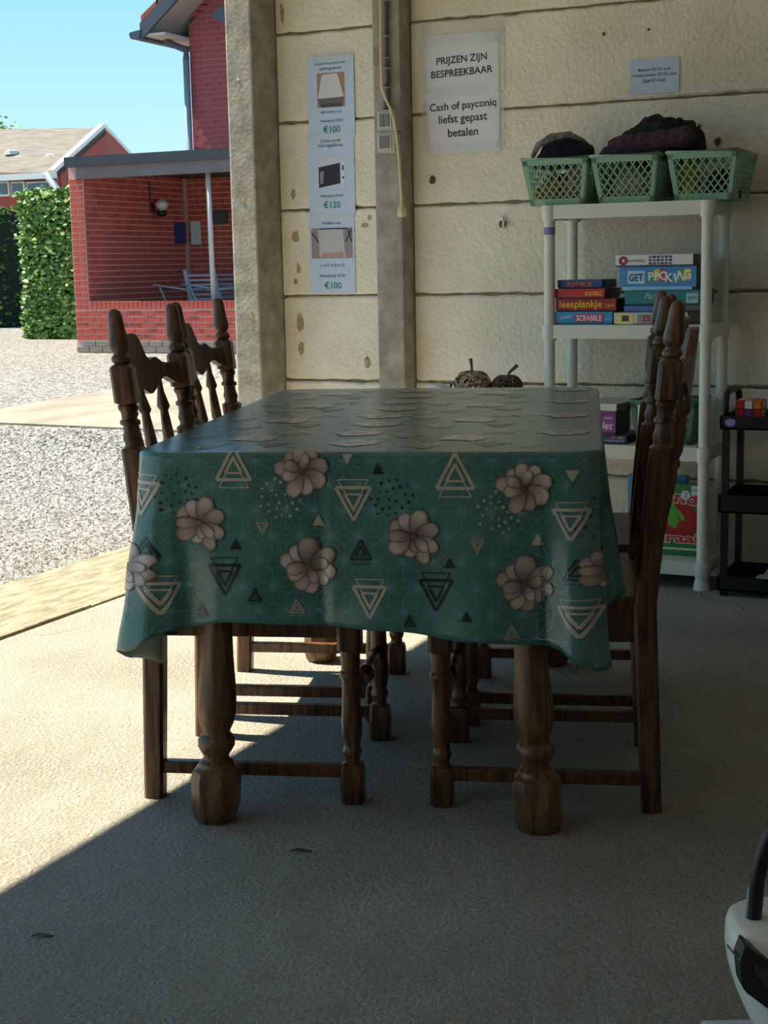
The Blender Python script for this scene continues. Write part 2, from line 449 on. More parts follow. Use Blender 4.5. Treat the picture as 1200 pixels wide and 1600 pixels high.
lay(cp, bm1, bmh, x0 + .26, ony(362, 300, BYB).x + .4, parz - .4, fz1 - .05, BYB, MODL, CRS, lst, rb)
side = []
lay(cp, bm1, bmh, CY + .0, BYB, parz - .4, fz1 - .05, 0, MODL, CRS, side, rb)
for me, u_, y, z in side[:max(0, 295 - nfront)]:
    o = inst('brick', me, cp, (x0 + .252, u_, z)); o.rotation_euler = (0, 0, PI / 2)
for i, (me, x, y, z) in enumerate(lst[:nfront]): inst('brick', me, cp, (x, y, z))
rest = MB()
for me, u_, y, z in side[max(0, 295 - nfront):]:
    hw = (MODL if me == bm1 else MODL / 2) / 2 - .0085; hh = CRS / 2 - .0085
    rest.box((x0 + .2, u_ - hw, z - hh), (x0 + .252, u_ + hw, z + hh))
for me, x, y, z in lst[nfront:]:
    hw = (MODL if me == bm1 else MODL / 2) / 2 - .0085; hh = CRS / 2 - .0085
    rest.box((x - hw, y, z - hh), (x + hw, y + .05, z + hh))
if rest.v: tag(rest.build('back_wall_bricks', M_brick, cp), kind='stuff')
# soldier course on the parapet, grey footing courses
sm = MB(); sm.box((-.031, 0, -.055), (.031, .26, .055)); so_ = sm.build('s', M_brick, bevel=.004); sme = so_.data; bpy.data.objects.remove(so_)
x = pier_x + .04
while x < pR.x + .4: inst('coping_brick', sme, cp, (x, CY - .014, parz - .05)); x += .076
M_foot = mat('grey_brick', (150, 140, 130), .9, var=.3, scale=6)
fm = MB(); fm.box((-.105, 0, -.034), (.105, .05, .034)); fo = fm.build('s', M_foot, bevel=.004); fme = fo.data; bpy.data.objects.remove(fo)
for k in range(2):
    x = x0 + .11 + (.11 if k else 0)
    while x < pR.x + .4: inst('footing_brick', fme, cp, (x, CY - .02, .04 + k * .083)); x += .225
# roof with fascia
M_fascia = mat('weathered_fascia', (120, 108, 106), .7, var=.2, scale=3); M_dark = mat('dark_roof_edge', (52, 54, 60), .6)
xl = ony(101, 255, CY - .1).x
mb = MB(); mb.box((xl + .15, CY - .06, fz0), (x1 + .2, CY - .01, fz1)); mb.build('fascia', M_fascia, cp)
mb = MB(); mb.box((xl, CY - .12, fz1), (x1 + .3, BYB + .3, fz2)); mb.build('roof', M_dark, cp)
mb = MB(); mb.box((xl + .15, CY - .01, fz1 - .05), (x1 + .2, BYB + .2, fz1)); mb.build('soffit', mat('soffit_boards', (88, 78, 74), .8, var=.3, scale=6), cp)
pa, pb = ony(323, 268, CY + .12), ony(334, 470, CY + .12)
mb = MB(); mb.tube([(pb.x, CY + .12, parz - .02), (pb.x - .02, CY + .12, fz1)], .035, 12); mb.build('steel_post', mat('grey_steel', (190, 184, 178), .5), cp, smooth=True)

LY = BYB - .03
def wallbox(name, label, cat, a, b, d, m, Y=BYB):
    p, q = ony(*a, Y), ony(*b, Y); mb = MB(); mb.box((min(p.x, q.x), Y - d, min(p.z, q.z)), (max(p.x, q.x), Y, max(p.z, q.z)))
    return tag(mb.build(name, m, bevel=.006), label, cat)
SWX = x0 + .253
def onx(x, y, X):
    d = ray(x, y); return CP + d * (X / d.x)
g = onx(253, 320, SWX + .15)
lp = thing('globe_lamp', 'globe wall lamp on a black bracket on the carport brick wall', 'lamp', (SWX, g.y, g.z), PI / 2)
mb = MB(); turned(mb, [(-.1 + .2 * i / 10, max(.004, .1 * math.sin(PI * i / 10)), 'r') for i in range(11)], n=20); gl = mb.build('globe', mat('clear_globe', (205, 205, 205), .15, spec=.8), lp, smooth=True); gl.location = (0, -.15, 0)
mb = MB(); turned(mb, [(-.17, .05, 'r'), (-.13, .075, 'r'), (-.09, .07, 'r')]); hb = mb.build('socket', M_black, lp, smooth=True); hb.location = (0, -.15, 0)
mb = MB(); mb.tube([(-.05, -.005, .02), (-.08, -.06, -.1), (-.03, -.13, -.16), (0, -.15, -.16)], .014, 8); mb.build('bracket', M_black, lp, smooth=True)
mb = MB(); mb.tube([(-.1, -.01, -.1), (-.1, -.01, .35)], .01, 6); mb.build('conduit', M_black, lp)
p_, q_ = onx(272, 348, SWX), onx(289, 381, SWX); mb = MB(); mb.box((SWX, p_.y, q_.z), (SWX + .03, q_.y, p_.z)); tag(mb.build('plaque', flat((40, 45, 110)), bevel=.006), 'dark blue rectangular plaque on the carport brick wall', 'plaque')
wallbox('plaque', 'narrow white plaque beside the blue one on the carport wall', 'plaque', (299, 346), (315, 382), .03, flat((205, 205, 205)))
fl = wallbox('floodlight', 'dark grey floodlight on the carport wall behind the steel post', 'lamp', (333, 330), (357, 349), .12, mat('grey_housing', (70, 72, 76), .5))
# folded metal garden chairs behind the parapet
M_gc = mat('grey_blue_metal', (152, 154, 162), .5)
def garden_chair(px, label, Y, fl_):
    b = ony(px, 470, Y); t = thing('garden_chair', label, 'chair', (b.x, Y, 0), 0, 'garden chairs in the carport')
    mb = MB()
    for s_ in (-.24, .24): mb.bar((s_ + .12 * fl_, 0, 0), (s_ - .16 * fl_, .1, parz + .42), .06, .03, (0, 1, 0))
    mb.build('back_frame', M_gc, t)
    for k in range(9):
        f_ = .45 + .06 * k; z = (parz + .42) * f_; xx = .12 * fl_ + (-.28 * fl_) * f_
        mb = MB(); mb.bar((xx - .22, .1 * f_, z), (xx + .22, .1 * f_, z), .012, .03); mb.build('slat', M_gc, t)
    for s_ in (-.26, .26):
        mb = MB(); mb.tube([(s_ - .5 * fl_, -.2, parz + .22), (s_, -.1, parz + .14), (s_ + .3 * fl_, .1, parz + .16)], .016, 6); mb.build('armrest', M_gc, t, smooth=True)
        mb = MB(); mb.tube([(s_ - .4 * fl_, -.2, parz + .2), (s_ - .05, -.1, 0)], .014, 6); mb.build('leg', M_gc, t, smooth=True)
    mb = MB(); mb.box((-.28, -.5, .38), (.28, .05, .42)); mb.build('seat', M_gc, t)
garden_chair(322, 'grey metal garden chair behind the parapet, left of the steel post', CY + 1.1, 1)
garden_chair(362, 'grey metal garden chair behind the parapet, right of the steel post', CY + 1.9, 1)

# ------------------------------------------------------------------ tall brick house
HY = 21.5
hs = thing('brick_house', 'tall red brick house with tiled eave and gutter behind the carport', 'house')
hx0 = ony(297, 100, HY).x; hx1 = hx0 + 7; hz1 = ony(297, 40, HY).z
rise = math.tan(math.radians(38))
mb = MB(); mb.prism([(hx0, -.1), (hx1, -.1), (hx1, hz1), ((hx0 + hx1) / 2, hz1 + 3.5 * rise), (hx0, hz1)], HY, HY + 8); mb.build('wall_core', mat('pink_mortar', (186, 128, 128), .95), hs)
M_brick2 = mat('plum_brick', (172, 84, 86), .9, rgb2=(146, 66, 70), scale=4, bump=.2)
def bm_(L):
    b = MB(); b.box((-L / 2, 0, -.036), (L / 2, .05, .036)); o = b.build('x', M_brick2, bevel=.004); me = o.data; bpy.data.objects.remove(o); return me
h1, h2 = bm_(.216), bm_(.102)
ls2 = []; zb = ony(300, 245, HY).z - .2
lay(hs, h1, h2, hx0, hx0 + 1.15, zb, hz1, HY - .012, .23, .086, ls2, rb)
# roof slope with overhanging verge, eave soffit, tiles, gutter, downpipe
ex = ony(228, 40, HY - .6).x; ez = hz1 - (hx0 - ex) * rise * .35
def slope_z(x): return ony(235, 38, HY - .6).z + (x - ex) * rise
OV = .75
k = 0; z = ls2[-1][3] + .086
while z < hz1 + 1.3:
    xa = hx0 + (.115 if k % 2 else 0)
    while xa < hx0 + 1.2:
        if z + .04 < slope_z(xa) + .1: ls2.append((h1, xa + .115, HY - .012, z))
        xa += .23
    z += .086; k += 1
for me, x, y, z in ls2: inst('brick', me, hs, (x, y, z))
M_tile = mat('red_roof_tile', (178, 84, 60), .8, var=.25, scale=3); M_slate = mat('slate_trim', (70, 76, 86), .6)
mb = MB(); mb.loft([[(x, HY - OV, slope_z(x)), (x, HY - OV, slope_z(x) - .18), (x, HY + 8, slope_z(x) - .18), (x, HY + 8, slope_z(x))] for x in (ex, (hx0 + hx1) / 2)]); mb.build('roof', mat('pale_soffit_boards', (186, 178, 170), .7, var=.15, scale=2, stretch=(1, 12, 1)), hs)
mb = MB(); mb.loft([[(x, HY - OV - .03, slope_z(x) + .0), (x, HY - OV - .03, slope_z(x) - .26), (x, HY - OV + .02, slope_z(x) - .26), (x, HY - OV + .02, slope_z(x))] for x in (ex, (hx0 + hx1) / 2)]); mb.build('verge_board', M_slate, hs)
for k in range(11):
    x = ex + .05 + k * .3; mb = MB()
    mb.loft([[(q, HY - OV - .03, slope_z(q) + a), (q, HY - OV - .03, slope_z(q) + b), (q, HY - OV + .25, slope_z(q) + b), (q, HY - OV + .25, slope_z(q) + a)] for q, a, b in ((x - .02, .0, .09), (x + .31, .0, .06))])
    mb.build('roof_tile', M_tile, hs)
mb = MB(); sz = slope_z(ex) - .16; mb.box((ex + .05, HY - OV + .02, sz - .04), (hx0 + .01, HY + 8, sz)); mb.build('soffit', mat('pale_soffit', (196, 188, 180), .7, var=.15, scale=2, stretch=(1, 12, 1)), hs)
mb = MB(); mb.loft([[(ex - .2, y, sz + .0), (ex - .17, y, sz - .07), (ex - .02, y, sz - .07), (ex + .03, y, sz + .06), (ex - .18, y, sz + .03)] for y in (HY - OV - .05, HY + 8)]); mb.build('gutter', M_slate, hs)
g0 = ony(258, 48, HY - .25); g1 = ony(262, 66, HY - .25); g2 = ony(292, 78, HY - .1)
mb = MB(); mb.tube([(g0.x, HY - .25, sz), g1, (g2.x - .02, HY - .1, g2.z), (hx0 - .01, HY - .1, g2.z - .15)], .055, 10); mb.build('gutter_outlet', M_slate, hs, smooth=True)
mb = MB(); mb.tube([(hx0 - .01, HY - .1, g2.z - .12), (hx0 - .01, HY - .1, -.1)], .055, 10); mb.build('downpipe', mat('zinc_pipe', (150, 156, 162), .4, metal=.4), hs, smooth=True)
q = ony(338, 25, HY - .5); mb = MB(); mb.prism([(q.x - .06, q.z), (q.x + .2, q.z - .14), (q.x + .9, q.z + .1), (q.x + .9, q.z + .5), (q.x + .3, q.z + .2)], HY - .6, HY + .02); mb.build('canopy', M_slate, hs)

def brick_tex(name, c1, c2, cm, mod, crs):
    m = bpy.data.materials.new(name); m.use_nodes = True; n = m.node_tree.nodes; l = m.node_tree.links; b = n['Principled BSDF']; b.inputs['Roughness'].default_value = .9
    t = n.new('ShaderNodeTexCoord'); sp = n.new('ShaderNodeSeparateXYZ'); cb = n.new('ShaderNodeCombineXYZ'); l.new(t.outputs['Object'], sp.inputs[0])
    ad = n.new('ShaderNodeMath'); ad.operation = 'ADD'; l.new(sp.outputs[0], ad.inputs[0]); l.new(sp.outputs[1], ad.inputs[1]); l.new(ad.outputs[0], cb.inputs[0]); l.new(sp.outputs[2], cb.inputs[1])
    bt = n.new('ShaderNodeTexBrick'); bt.inputs['Scale'].default_value = 1; bt.inputs['Brick Width'].default_value = mod; bt.inputs['Row Height'].default_value = crs; bt.inputs['Mortar Size'].default_value = .008
    bt.inputs['Color1'].default_value = lin(c1); bt.inputs['Color2'].default_value = lin(c2); bt.inputs['Mortar'].default_value = lin(cm); l.new(cb.outputs[0], bt.inputs['Vector']); l.new(bt.outputs['Color'], b.inputs['Base Color'])
    bp = n.new('ShaderNodeBump'); bp.inputs['Strength'].default_value = .5; bp.inputs['Distance'].default_value = .01; bp.invert = True; l.new(bt.outputs['Fac'], bp.inputs['Height']); l.new(bp.outputs[0], b.inputs['Normal'])
    return m
MB1 = brick_tex('red_brick_far', (198, 92, 76), (166, 66, 56), (206, 166, 154), MODL, CRS); MB2 = brick_tex('plum_brick_far', (172, 84, 86), (146, 66, 70), (186, 128, 128), .23, .086)
mb = MB(); mb.box((pR.x + .62, CY - .012, -.05), (x1 + .01, CY + .25, parz + .006)); mb.build('wall_face', MB1, cp)
mb = MB(); mb.box((ony(362, 300, BYB).x + .55, BYB, -.05), (x1, BYB + .05, fz1 - .06)); mb.build('wall_face', MB1, cp)
mb = MB(); mb.box((x0 - .012, CY + .02, -.05), (x0 + .03, BYB + .2, fz1 - .01)); mb.build('wall_face', MB1, cp)
mb = MB(); mb.prism([(hx0 + 1.42, -.05), (hx1 + .012, -.05), (hx1 + .012, hz1), ((hx0 + hx1) / 2, hz1 + 3.4 * rise), (hx0 + 1.42, hz1 + 1.3 * rise)], HY - .012, HY + 8.01); mb.build('wall_face', MB2, hs)
mb = MB(); mb.loft([[(x, HY - OV, slope_z(x)), (x, HY - OV, slope_z(x) - .18), (x, HY + 8, slope_z(x) - .18), (x, HY + 8, slope_z(x))] for x in (ex, (hx0 + hx1) / 2)])
mb.v = [(hx0 + hx1 - x, y, z) for x, y, z in mb.v]; mb.build('roof', M_tile, hs)

# ------------------------------------------------------------------ far house with grey tiled roof
VY = 42
vh = thing('far_house', 'distant brick house with grey tiled roof and white gable trim', 'house')
P = lambda x, y, Y=VY: ony(x, y, Y)
M_rt = mat('grey_tiles', (116, 109, 103), .85, rgb2=(84, 79, 74), scale=2.5, bump=1.0, bscale=5, stretch=(.6, 1, 9)); M_vb = mat('far_brick', (170, 80, 66), .9, var=.2, scale=10)
rl, rr = P(-140, 204, VY + 4), P(165, 199, VY + 4); el_, er = P(-140, 271), P(86, 269)
M_trim = mat('white_trim', (225, 222, 215), .6)
mb = MB(); mb.loft([[er, rr, rr - Vector((0, 0, .25)), er - Vector((0, 0, .25))], [el_, rl, rl - Vector((0, 0, .25)), el_ - Vector((0, 0, .25))]]); mb.build('roof', M_rt, vh)
gr = P(208, 243, VY + 7.5)
mb = MB(); mb.add([(er.x, er.y, -.1), (rr.x, rr.y, -.1), (gr.x, gr.y, -.1), gr, rr - Vector((0, 0, .1)), er], [(0, 1, 4, 5), (1, 2, 3, 4)]); mb.add([(el_.x, VY + .3, -.1), (er.x, VY + .3, -.1), (er.x, VY + .3, er.z), (el_.x, VY + .3, er.z)], [(0, 1, 2, 3)]); mb.open = True; mb.build('wall', M_vb, vh)
mb = MB(); mb.bar(er + Vector((0, -.2, 0)), rr + Vector((0, -.2, .05)), .2, .14); mb.build('verge_board', M_trim, vh)
mb = MB(); mb.bar(rr + Vector((0, -.2, .05)), gr + Vector((0, -.2, 0)), .2, .14); mb.build('verge_board', M_trim, vh)
mb = MB(); mb.box((el_.x, VY - .15, er.z - .2), (er.x, VY + .1, er.z)); mb.build('gutter', M_trim, vh)
mb = MB(); a_, b_ = P(74, 272), P(92, 296); mb.tube([a_ + Vector((0, -.1, 0)), b_ + Vector((0, -.1, 0))], .12, 8); mb.build('downpipe', M_trim, vh)
for wx0, wx1 in ((-6, 10), (13, 34), (37, 75)):
    a_, b_ = P(wx0, 284), P(wx1, 306); mb = MB(); mb.box((a_.x, VY + .15, b_.z), (b_.x, VY + .3, a_.z)); wn = mb.build('window', M_trim, vh)
    mb = MB(); mb.box((a_.x + .06, VY + .1, b_.z + .06), (b_.x - .06, VY + .16, a_.z - .06)); mb.build('pane', mat('far_glass', (70, 84, 94), .1, spec=.8), wn)
for vx, vy in ((19, 243), (80, 250)):
    v = P(vx, vy, VY + 1.6); mb = MB(); turned(mb, [(v.z - .5, .14, 'r'), (v.z, .14, 'r'), (v.z + .02, .26, 'r'), (v.z + .16, .24, 'r'), (v.z + .2, .12, 'r')], lambda z: (v.x, v.y), 12); mb.build('roof_vent', mat('pale_vent', (200, 200, 196), .5), vh)

# ------------------------------------------------------------------ hedge and tree
def leaves(n, fn, size, seed):
    r = random.Random(seed); V = []; F = []; Mi = []
    for i in range(n):
        p, nn = fn(r); a = Vector((r.uniform(-1, 1), r.uniform(-1, 1), r.uniform(-1, 1))); d = (nn * 1.2 + a).normalized()
        u = d.cross(Vector((r.uniform(-1, 1), r.uniform(-1, 1), 1.3))).normalized(); v = d.cross(u); s = size * r.uniform(.6, 1.2); o = len(V)
        V += [tuple(p - u * s), tuple(p - v * s * .55), tuple(p + u * s), tuple(p + v * s * .55)]
        F.append((o, o + 1, o + 2, o + 3)); Mi.append(r.choice((0, 0, 1, 2)))
    return V, F, Mi
def leaf_obj(name, parent, data, cols):
    me = bpy.data.meshes.new(name); me.from_pydata(data[0], [], data[1])
    for c in cols: me.materials.append(mat('leaf_%d_%d' % c[:2], c, .45))
    me.polygons.foreach_set('material_index', data[2]); o = bpy.data.objects.new(name, me); COL.objects.link(o); o.parent = parent
    return tag(o, kind='stuff')
h0 = onz(36, 529); HGY = h0.y; hxr = ony(116, 400, HGY).x; hzt = ony(60, 297, HGY).z; hxl = h0.x
HD = 7.0
hg = thing('hedge', 'clipped green hedge between the gravel yard and the carport', 'hedge', (0, 0, 0))
mb = MB(); mb.box((hxl + .12, HGY + .12, -.1), (hxr - .1, HGY + HD, hzt - .12)); mb.build('core', mat('hedge_core', (22, 34, 16), .95), hg)
def hfn(r):
    k = r.random()
    if k < .62: return Vector((r.uniform(hxl, hxr), HGY + .1 + r.gauss(0, .06), r.uniform(0, hzt))), Vector((0, -1, .3))
    if k < .85: return Vector((r.uniform(hxl, hxr), r.uniform(HGY, HGY + HD), hzt + r.gauss(-.03, .05))), Vector((0, 0, 1))
    return Vector((hxl + .1 + r.gauss(0, .05), r.uniform(HGY, HGY + HD), r.uniform(0, hzt))), Vector((-1, 0, .3))
leaf_obj('foliage', hg, leaves(9500, hfn, .062, 11), ((92, 132, 50), (62, 104, 36), (128, 160, 70)))
# second hedge further left
h2g = thing('hedge', 'dark hedge at the left edge across the gap from the clipped hedge', 'hedge')
hx_ = onz(-2, 512); mb = MB(); mb.box((hx_.x - 3, hx_.y + .1, -.1), (hx_.x - .1, hx_.y + 3, hzt - .1)); mb.build('core', MATS['hedge_core'], h2g)
leaf_obj('foliage', h2g, leaves(2500, lambda r: (Vector((hx_.x - abs(r.gauss(0, .7)), hx_.y + r.uniform(-.05, 1.5), r.uniform(0, hzt))), Vector((0, -1, .3))), .06, 12), ((62, 104, 36), (48, 84, 30), (92, 132, 50)))
tp = ony(-2, 196, 55)
tr = thing('tree', 'sparse green tree top behind the far grey roof', 'tree', (tp.x, 55, 0))
mb = MB(); mb.tube([(-.6, 0, -.1), (-.5, 0, tp.z * .6), (0, 0, tp.z)], [.2, .14, .03], 8); mb.build('trunk', mat('bark', (80, 66, 50), .9), tr)
leaf_obj('foliage', tr, leaves(500, lambda r: (Vector((r.gauss(-.3, .4), r.gauss(0, .4), tp.z + r.gauss(-.2, .25))), Vector((0, 0, 1))), .12, 13), ((92, 132, 50), (110, 150, 70), (128, 160, 70)))

# ------------------------------------------------------------------ dining table
TABZ = .779
tb = thing('dining_table', 'heavy oak dining table with turned bulbous legs under a teal cloth', 'table', TC, TA)
mb = MB(); mb.box((-.442, -.675, .744), (.442, .78, .777)); mb.build('tabletop', M_oak_t, tb, bevel=.008)
for (a, b) in (((-.36, -.58 + .05, .64), (.36, -.58 + .075, .735)), ((-.36, .62, .64), (.36, .645, .735)), ((-.372, -.53, .64), (-.347, .645, .735)), ((.347, -.53, .64), (.372, .645, .735))):
    mb = MB(); mb.box(a, b); mb.build('apron', M_oak_t, tb, bevel=.003)
LEG = [(0, .034, 's'), (.008, .041, 's'), (.03, .047, 's'), (.095, .0485, 's'), (.112, .045, 's'), (.118, .038, 'r'), (.128, .036, 'r'), (.134, .027, 'r'), (.143, .027, 'r'), (.152, .033, 'r'), (.163, .0385, 'r'), (.176, .0385, 'r'), (.184, .034, 'r'), (.188, .028, 'r'), (.196, .029, 'r'),
       (.212, .036, 'r'), (.235, .0405, 'r'), (.26, .041, 'r'), (.3, .0385, 'r'), (.35, .034, 'r'), (.41, .031, 'r'), (.47, .031, 'r'), (.485, .037, 'r'), (.5, .037, 'r'), (.505, .045, 's'), (.735, .045, 's')]
for sx_, sy_ in ((-1, -1), (1, -1), (-1, 1), (1, 1)):
    mb = MB(); turned(mb, LEG, lambda z: (-sx_ * .045 * z, 0), 24, .5); lg = mb.build('leg', M_oak_t, tb, auto=38); lg.location = (sx_ * .338, -.638 + .06 if sy_ < 0 else .64 - .02, 0)
    lg.location.y = -.638 if sy_ < 0 else .638

# ------------------------------------------------------------------ tablecloth
CX, CY0, CY1, RC = .456, -.69, .80, .06
def lerp_tab(tab, u):
    if u <= tab[0][0]: return tab[0][1]
    for (a, x), (b, y_) in zip(tab, tab[1:]):
        if u <= b:
            t = (u - a) / (b - a); t = t * t * (3 - 2 * t); return x + (y_ - x) * t
    return tab[-1][1]
FL = 2 * (CX - RC); ARC = RC * PI / 2; SL = CY1 - CY0 - 2 * RC
def perim(u):        # u=0 at the start of the straight front edge, growing to the right; negative round the left corner
    tot = 2 * FL + 2 * SL + 4 * ARC; u = u % tot
    segs = [(FL, 'l', (-CX + RC, CY0), (1, 0), (0, -1)), (ARC, 'a', (CX - RC, CY0 + RC), -PI / 2), (SL, 'l', (CX, CY0 + RC), (0, 1), (1, 0)), (ARC, 'a', (CX - RC, CY1 - RC), 0),
            (FL, 'l', (CX - RC, CY1), (-1, 0), (0, 1)), (ARC, 'a', (-CX + RC, CY1 - RC), PI / 2), (SL, 'l', (-CX, CY1 - RC), (0, -1), (-1, 0)), (ARC, 'a', (-CX + RC, CY0 + RC), PI)]
    for s_ in segs:
        if u <= s_[0] + 1e-9:
            if s_[1] == 'l': return (s_[2][0] + s_[3][0] * u, s_[2][1] + s_[3][1] * u), s_[4]
            a = s_[3] + u / RC; return (s_[2][0] + RC * math.cos(a), s_[2][1] + RC * math.sin(a)), (math.cos(a), math.sin(a))
        u -= s_[0]
    return (-CX + RC, CY0), (0, -1)
TOT = 2 * FL + 2 * SL + 4 * ARC
RCN = FL + ARC      # end of right corner
def sg(u): return u if u < TOT / 2 else u - TOT
HEM = [(-9, .295), (-1.65, .295), (-ARC - .16, .30), (-ARC - .09, .48), (-ARC - .01, .45), (-ARC * .5, .41), (0.0, .362), (.12, .345), (.3, .352), (.45, .358), (.6, .375), (.75, .385), (FL - .02, .39), (FL + ARC * .35, .43), (FL + ARC * .7, .42), (RCN + .03, .31), (RCN + .12, .29), (RCN + 1.5, .29), (RCN + 1.65, .33), (2.9, .33)]
FLR = [(-9, .03), (-2.2, .0), (-ARC - .14, .0), (-ARC - .07, .0), (-ARC * .9, .045), (-ARC * .6, .06), (-ARC * .3, .05), (0.0, .025), (.035, .004), (.1, .02), (.3, .015), (.5, .02), (.62, .03), (.74, .02), (FL - .05, .012), (FL + ARC * .2, .05), (FL + ARC * .45, .045), (FL + ARC * .85, -.025), (RCN + .05, .06), (RCN + .16, .02), (RCN + .7, .01), (2.9, .0)]
RB = .010
def drape(u, d, off=0.):
    if d < 0:
        return Vector((-CX + RC + u, CY0 - d, TABZ + .004 + off))
    q, n_ = perim(u); us = sg(u % TOT)
    if d < RB * PI / 2: a = d / RB; out = RB * math.sin(a); dz = RB * (1 - math.cos(a)); nr = (math.sin(a), math.cos(a))
    else: out = RB; dz = RB + d - RB * PI / 2; nr = (1, 0)
    t = dz / .37
    wv = (.006 if -.1 < us < FL + .1 else .002) * math.sin(us * 13 + 1) * t + .004 * math.sin(us * 29 + 2.2) * t * t - .010 * math.exp(-((us - .31) / .012) ** 2) * t * .6
    wv += .004 * noise.noise(Vector((us * 9, dz * 11, 3.1))) * min(1, t * 2)
    fl_ = lerp_tab(FLR, us)
    out += fl_ * t ** 1.25 + wv
    dz2 = dz - .5 * fl_ * fl_ / .37 * t * t
    return Vector((q[0] + n_[0] * (out + off * nr[0]), q[1] + n_[1] * (out + off * nr[0]), TABZ + .004 - dz2 + off * nr[1]))

def cloth_material():
    m = bpy.data.materials.new('teal_oilcloth'); m.use_nodes = True
    n = m.node_tree.nodes; l = m.node_tree.links; b = n['Principled BSDF']
    b.inputs['Roughness'].default_value = .3; b.inputs['Specular IOR Level'].default_value = .5; b.inputs['Coat Weight'].default_value = .35; b.inputs['Coat Roughness'].default_value = .2
    t = n.new('ShaderNodeTexCoord'); nz = n.new('ShaderNodeTexNoise'); nz.inputs['Scale'].default_value = 4; nz.inputs['Detail'].default_value = 4
    l.new(t.outputs['Object'], nz.inputs['Vector'])
    cr = n.new('ShaderNodeValToRGB'); cr.color_ramp.elements[0].position = .35; cr.color_ramp.elements[1].position = .65
    cr.color_ramp.elements[0].color = lin((54, 96, 92)); cr.color_ramp.elements[1].color = lin((72, 120, 114))
    l.new(nz.outputs[0], cr.inputs[0]); l.new(cr.outputs[0], b.inputs['Base Color'])
    mp = n.new('ShaderNodeMapping'); mp.inputs['Scale'].default_value = (3, 9, 3); l.new(t.outputs['Object'], mp.inputs[0])
    n2 = n.new('ShaderNodeTexNoise'); n2.inputs['Scale'].default_value = 2.2; n2.inputs['Detail'].default_value = 5; n2.inputs['Distortion'].default_value = .8
    l.new(mp.outputs[0], n2.inputs['Vector'])
    bp = n.new('ShaderNodeBump'); bp.inputs['Strength'].default_value = .25; bp.inputs['Distance'].default_value = .012
    l.new(n2.outputs[0], bp.inputs['Height']); l.new(bp.outputs[0], b.inputs['Normal'])
    return m
M_cloth = cloth_material(); M_back = mat('pale_cloth_backing', (190, 205, 192), .7)
tc_ = thing('tablecloth', 'teal oilcloth printed with grey flowers and triangles draped over the dining table', 'tablecloth', TC, TA)
us = []; u = 0.
while u < TOT:
    us.append(u); s_ = sg(u)
    u += .006 if (-ARC - .15 < s_ < FL + ARC + .25) else .02
NT = 40; V = []; F = []
for u in us:
    L = lerp_tab(HEM, sg(u))
    for k in range(NT + 1):
        d = (k / 8) * RB * PI / 2 if k <= 8 else RB * PI / 2 + (L - RB * PI / 2) * (k - 8) / (NT - 8)
        V.append(tuple(drape(u, d)))
nu = len(us)
for i in range(nu):
    j = (i + 1) % nu
    for k in range(NT): F.append((i * (NT + 1) + k, i * (NT + 1) + k + 1, j * (NT + 1) + k + 1, j * (NT + 1) + k))
F.append(tuple(i * (NT + 1) for i in range(nu)))
me = bpy.data.meshes.new('cloth_sheet'); me.from_pydata(V, [], F); me.materials.append(M_cloth); me.materials.append(M_back)
bm = bmesh.new(); bm.from_mesh(me); bmesh.ops.recalc_face_normals(bm, faces=bm.faces)
bm.faces.ensure_lookup_table()
if bm.faces[-1].normal.z < 0: bmesh.ops.reverse_faces(bm, faces=bm.faces)
bm.to_mesh(me); bm.free(); me.polygons.foreach_set('use_smooth', [True] * len(me.polygons))
cs = bpy.data.objects.new('cloth_sheet', me); COL.objects.link(cs); cs.parent = tc_
so2 = cs.modifiers.new('thickness', 'SOLIDIFY'); so2.thickness = .0012; so2.offset = -1; so2.material_offset = 1; so2.material_offset_rim = 1

# --- the print: drawn in cloth coordinates (u along the hem, d down from the table edge) and laid on the draped surface
def c2u(px, py):
    tx, z = onty(px, py, CY0 - .03); return tx + CX - RC, TABZ - z + .012
def surf(u, d, off): return drape(u, d, off)
def clipd(u, d): return d <= lerp_tab(HEM, sg(u % TOT)) - .002
class PR(MB):
    def strip(s, a, b, w, off=.0013, seg=.006, mi=0):
        n = max(1, int(math.dist(a, b) / seg)); dx, dy = b[0] - a[0], b[1] - a[1]; L = math.hypot(dx, dy) or 1; nx, ny = -dy / L * w / 2, dx / L * w / 2
        for i in range(n):
            q0 = (a[0] + dx * i / n, a[1] + dy * i / n); q1 = (a[0] + dx * (i + 1) / n, a[1] + dy * (i + 1) / n)
            pts = [(q0[0] - nx, q0[1] - ny), (q0[0] + nx, q0[1] + ny), (q1[0] + nx, q1[1] + ny), (q1[0] - nx, q1[1] - ny)]
            if all(clipd(*p) for p in pts) and not (min(p[1] for p in pts) < -.0005 and max(p[1] for p in pts) > .0005 and False): s.quad([surf(p[0], p[1], off) for p in pts])
    def poly(s, tri, off=.0019, n=6):
        a, b, c = tri; g = {}
        P_ = lambda i, j: tuple(a[k] + (b[k] - a[k]) * i / n + (c[k] - a[k]) * j / n for k in (0, 1))
        for i in range(n):
            for j in range(n - i):
                for t in (((i, j), (i + 1, j), (i, j + 1)),) + ((((i + 1, j), (i + 1, j + 1), (i, j + 1)),) if i + j < n - 1 else ()):
                    q = [P_(*x) for x in t]
                    if all(clipd(*x) for x in q): s.quad([surf(x[0], x[1], off) for x in q])
M_tan = flat((176, 162, 144), .4); M_blk = flat((18, 28, 32), .4); M_star = flat((92, 142, 142), .4)
def tri_pts(u, d, r, up, sq=1.): 
    k = -1 if up else 1
    return [(u - r * .87 * sq, d - k * r * .62), (u + r * .87 * sq, d - k * r * .62), (u, d + k * r * 1.0)]
def outline(pr, t, w):
    for i in range(3): pr.strip(t[i], t[(i + 1) % 3], w)
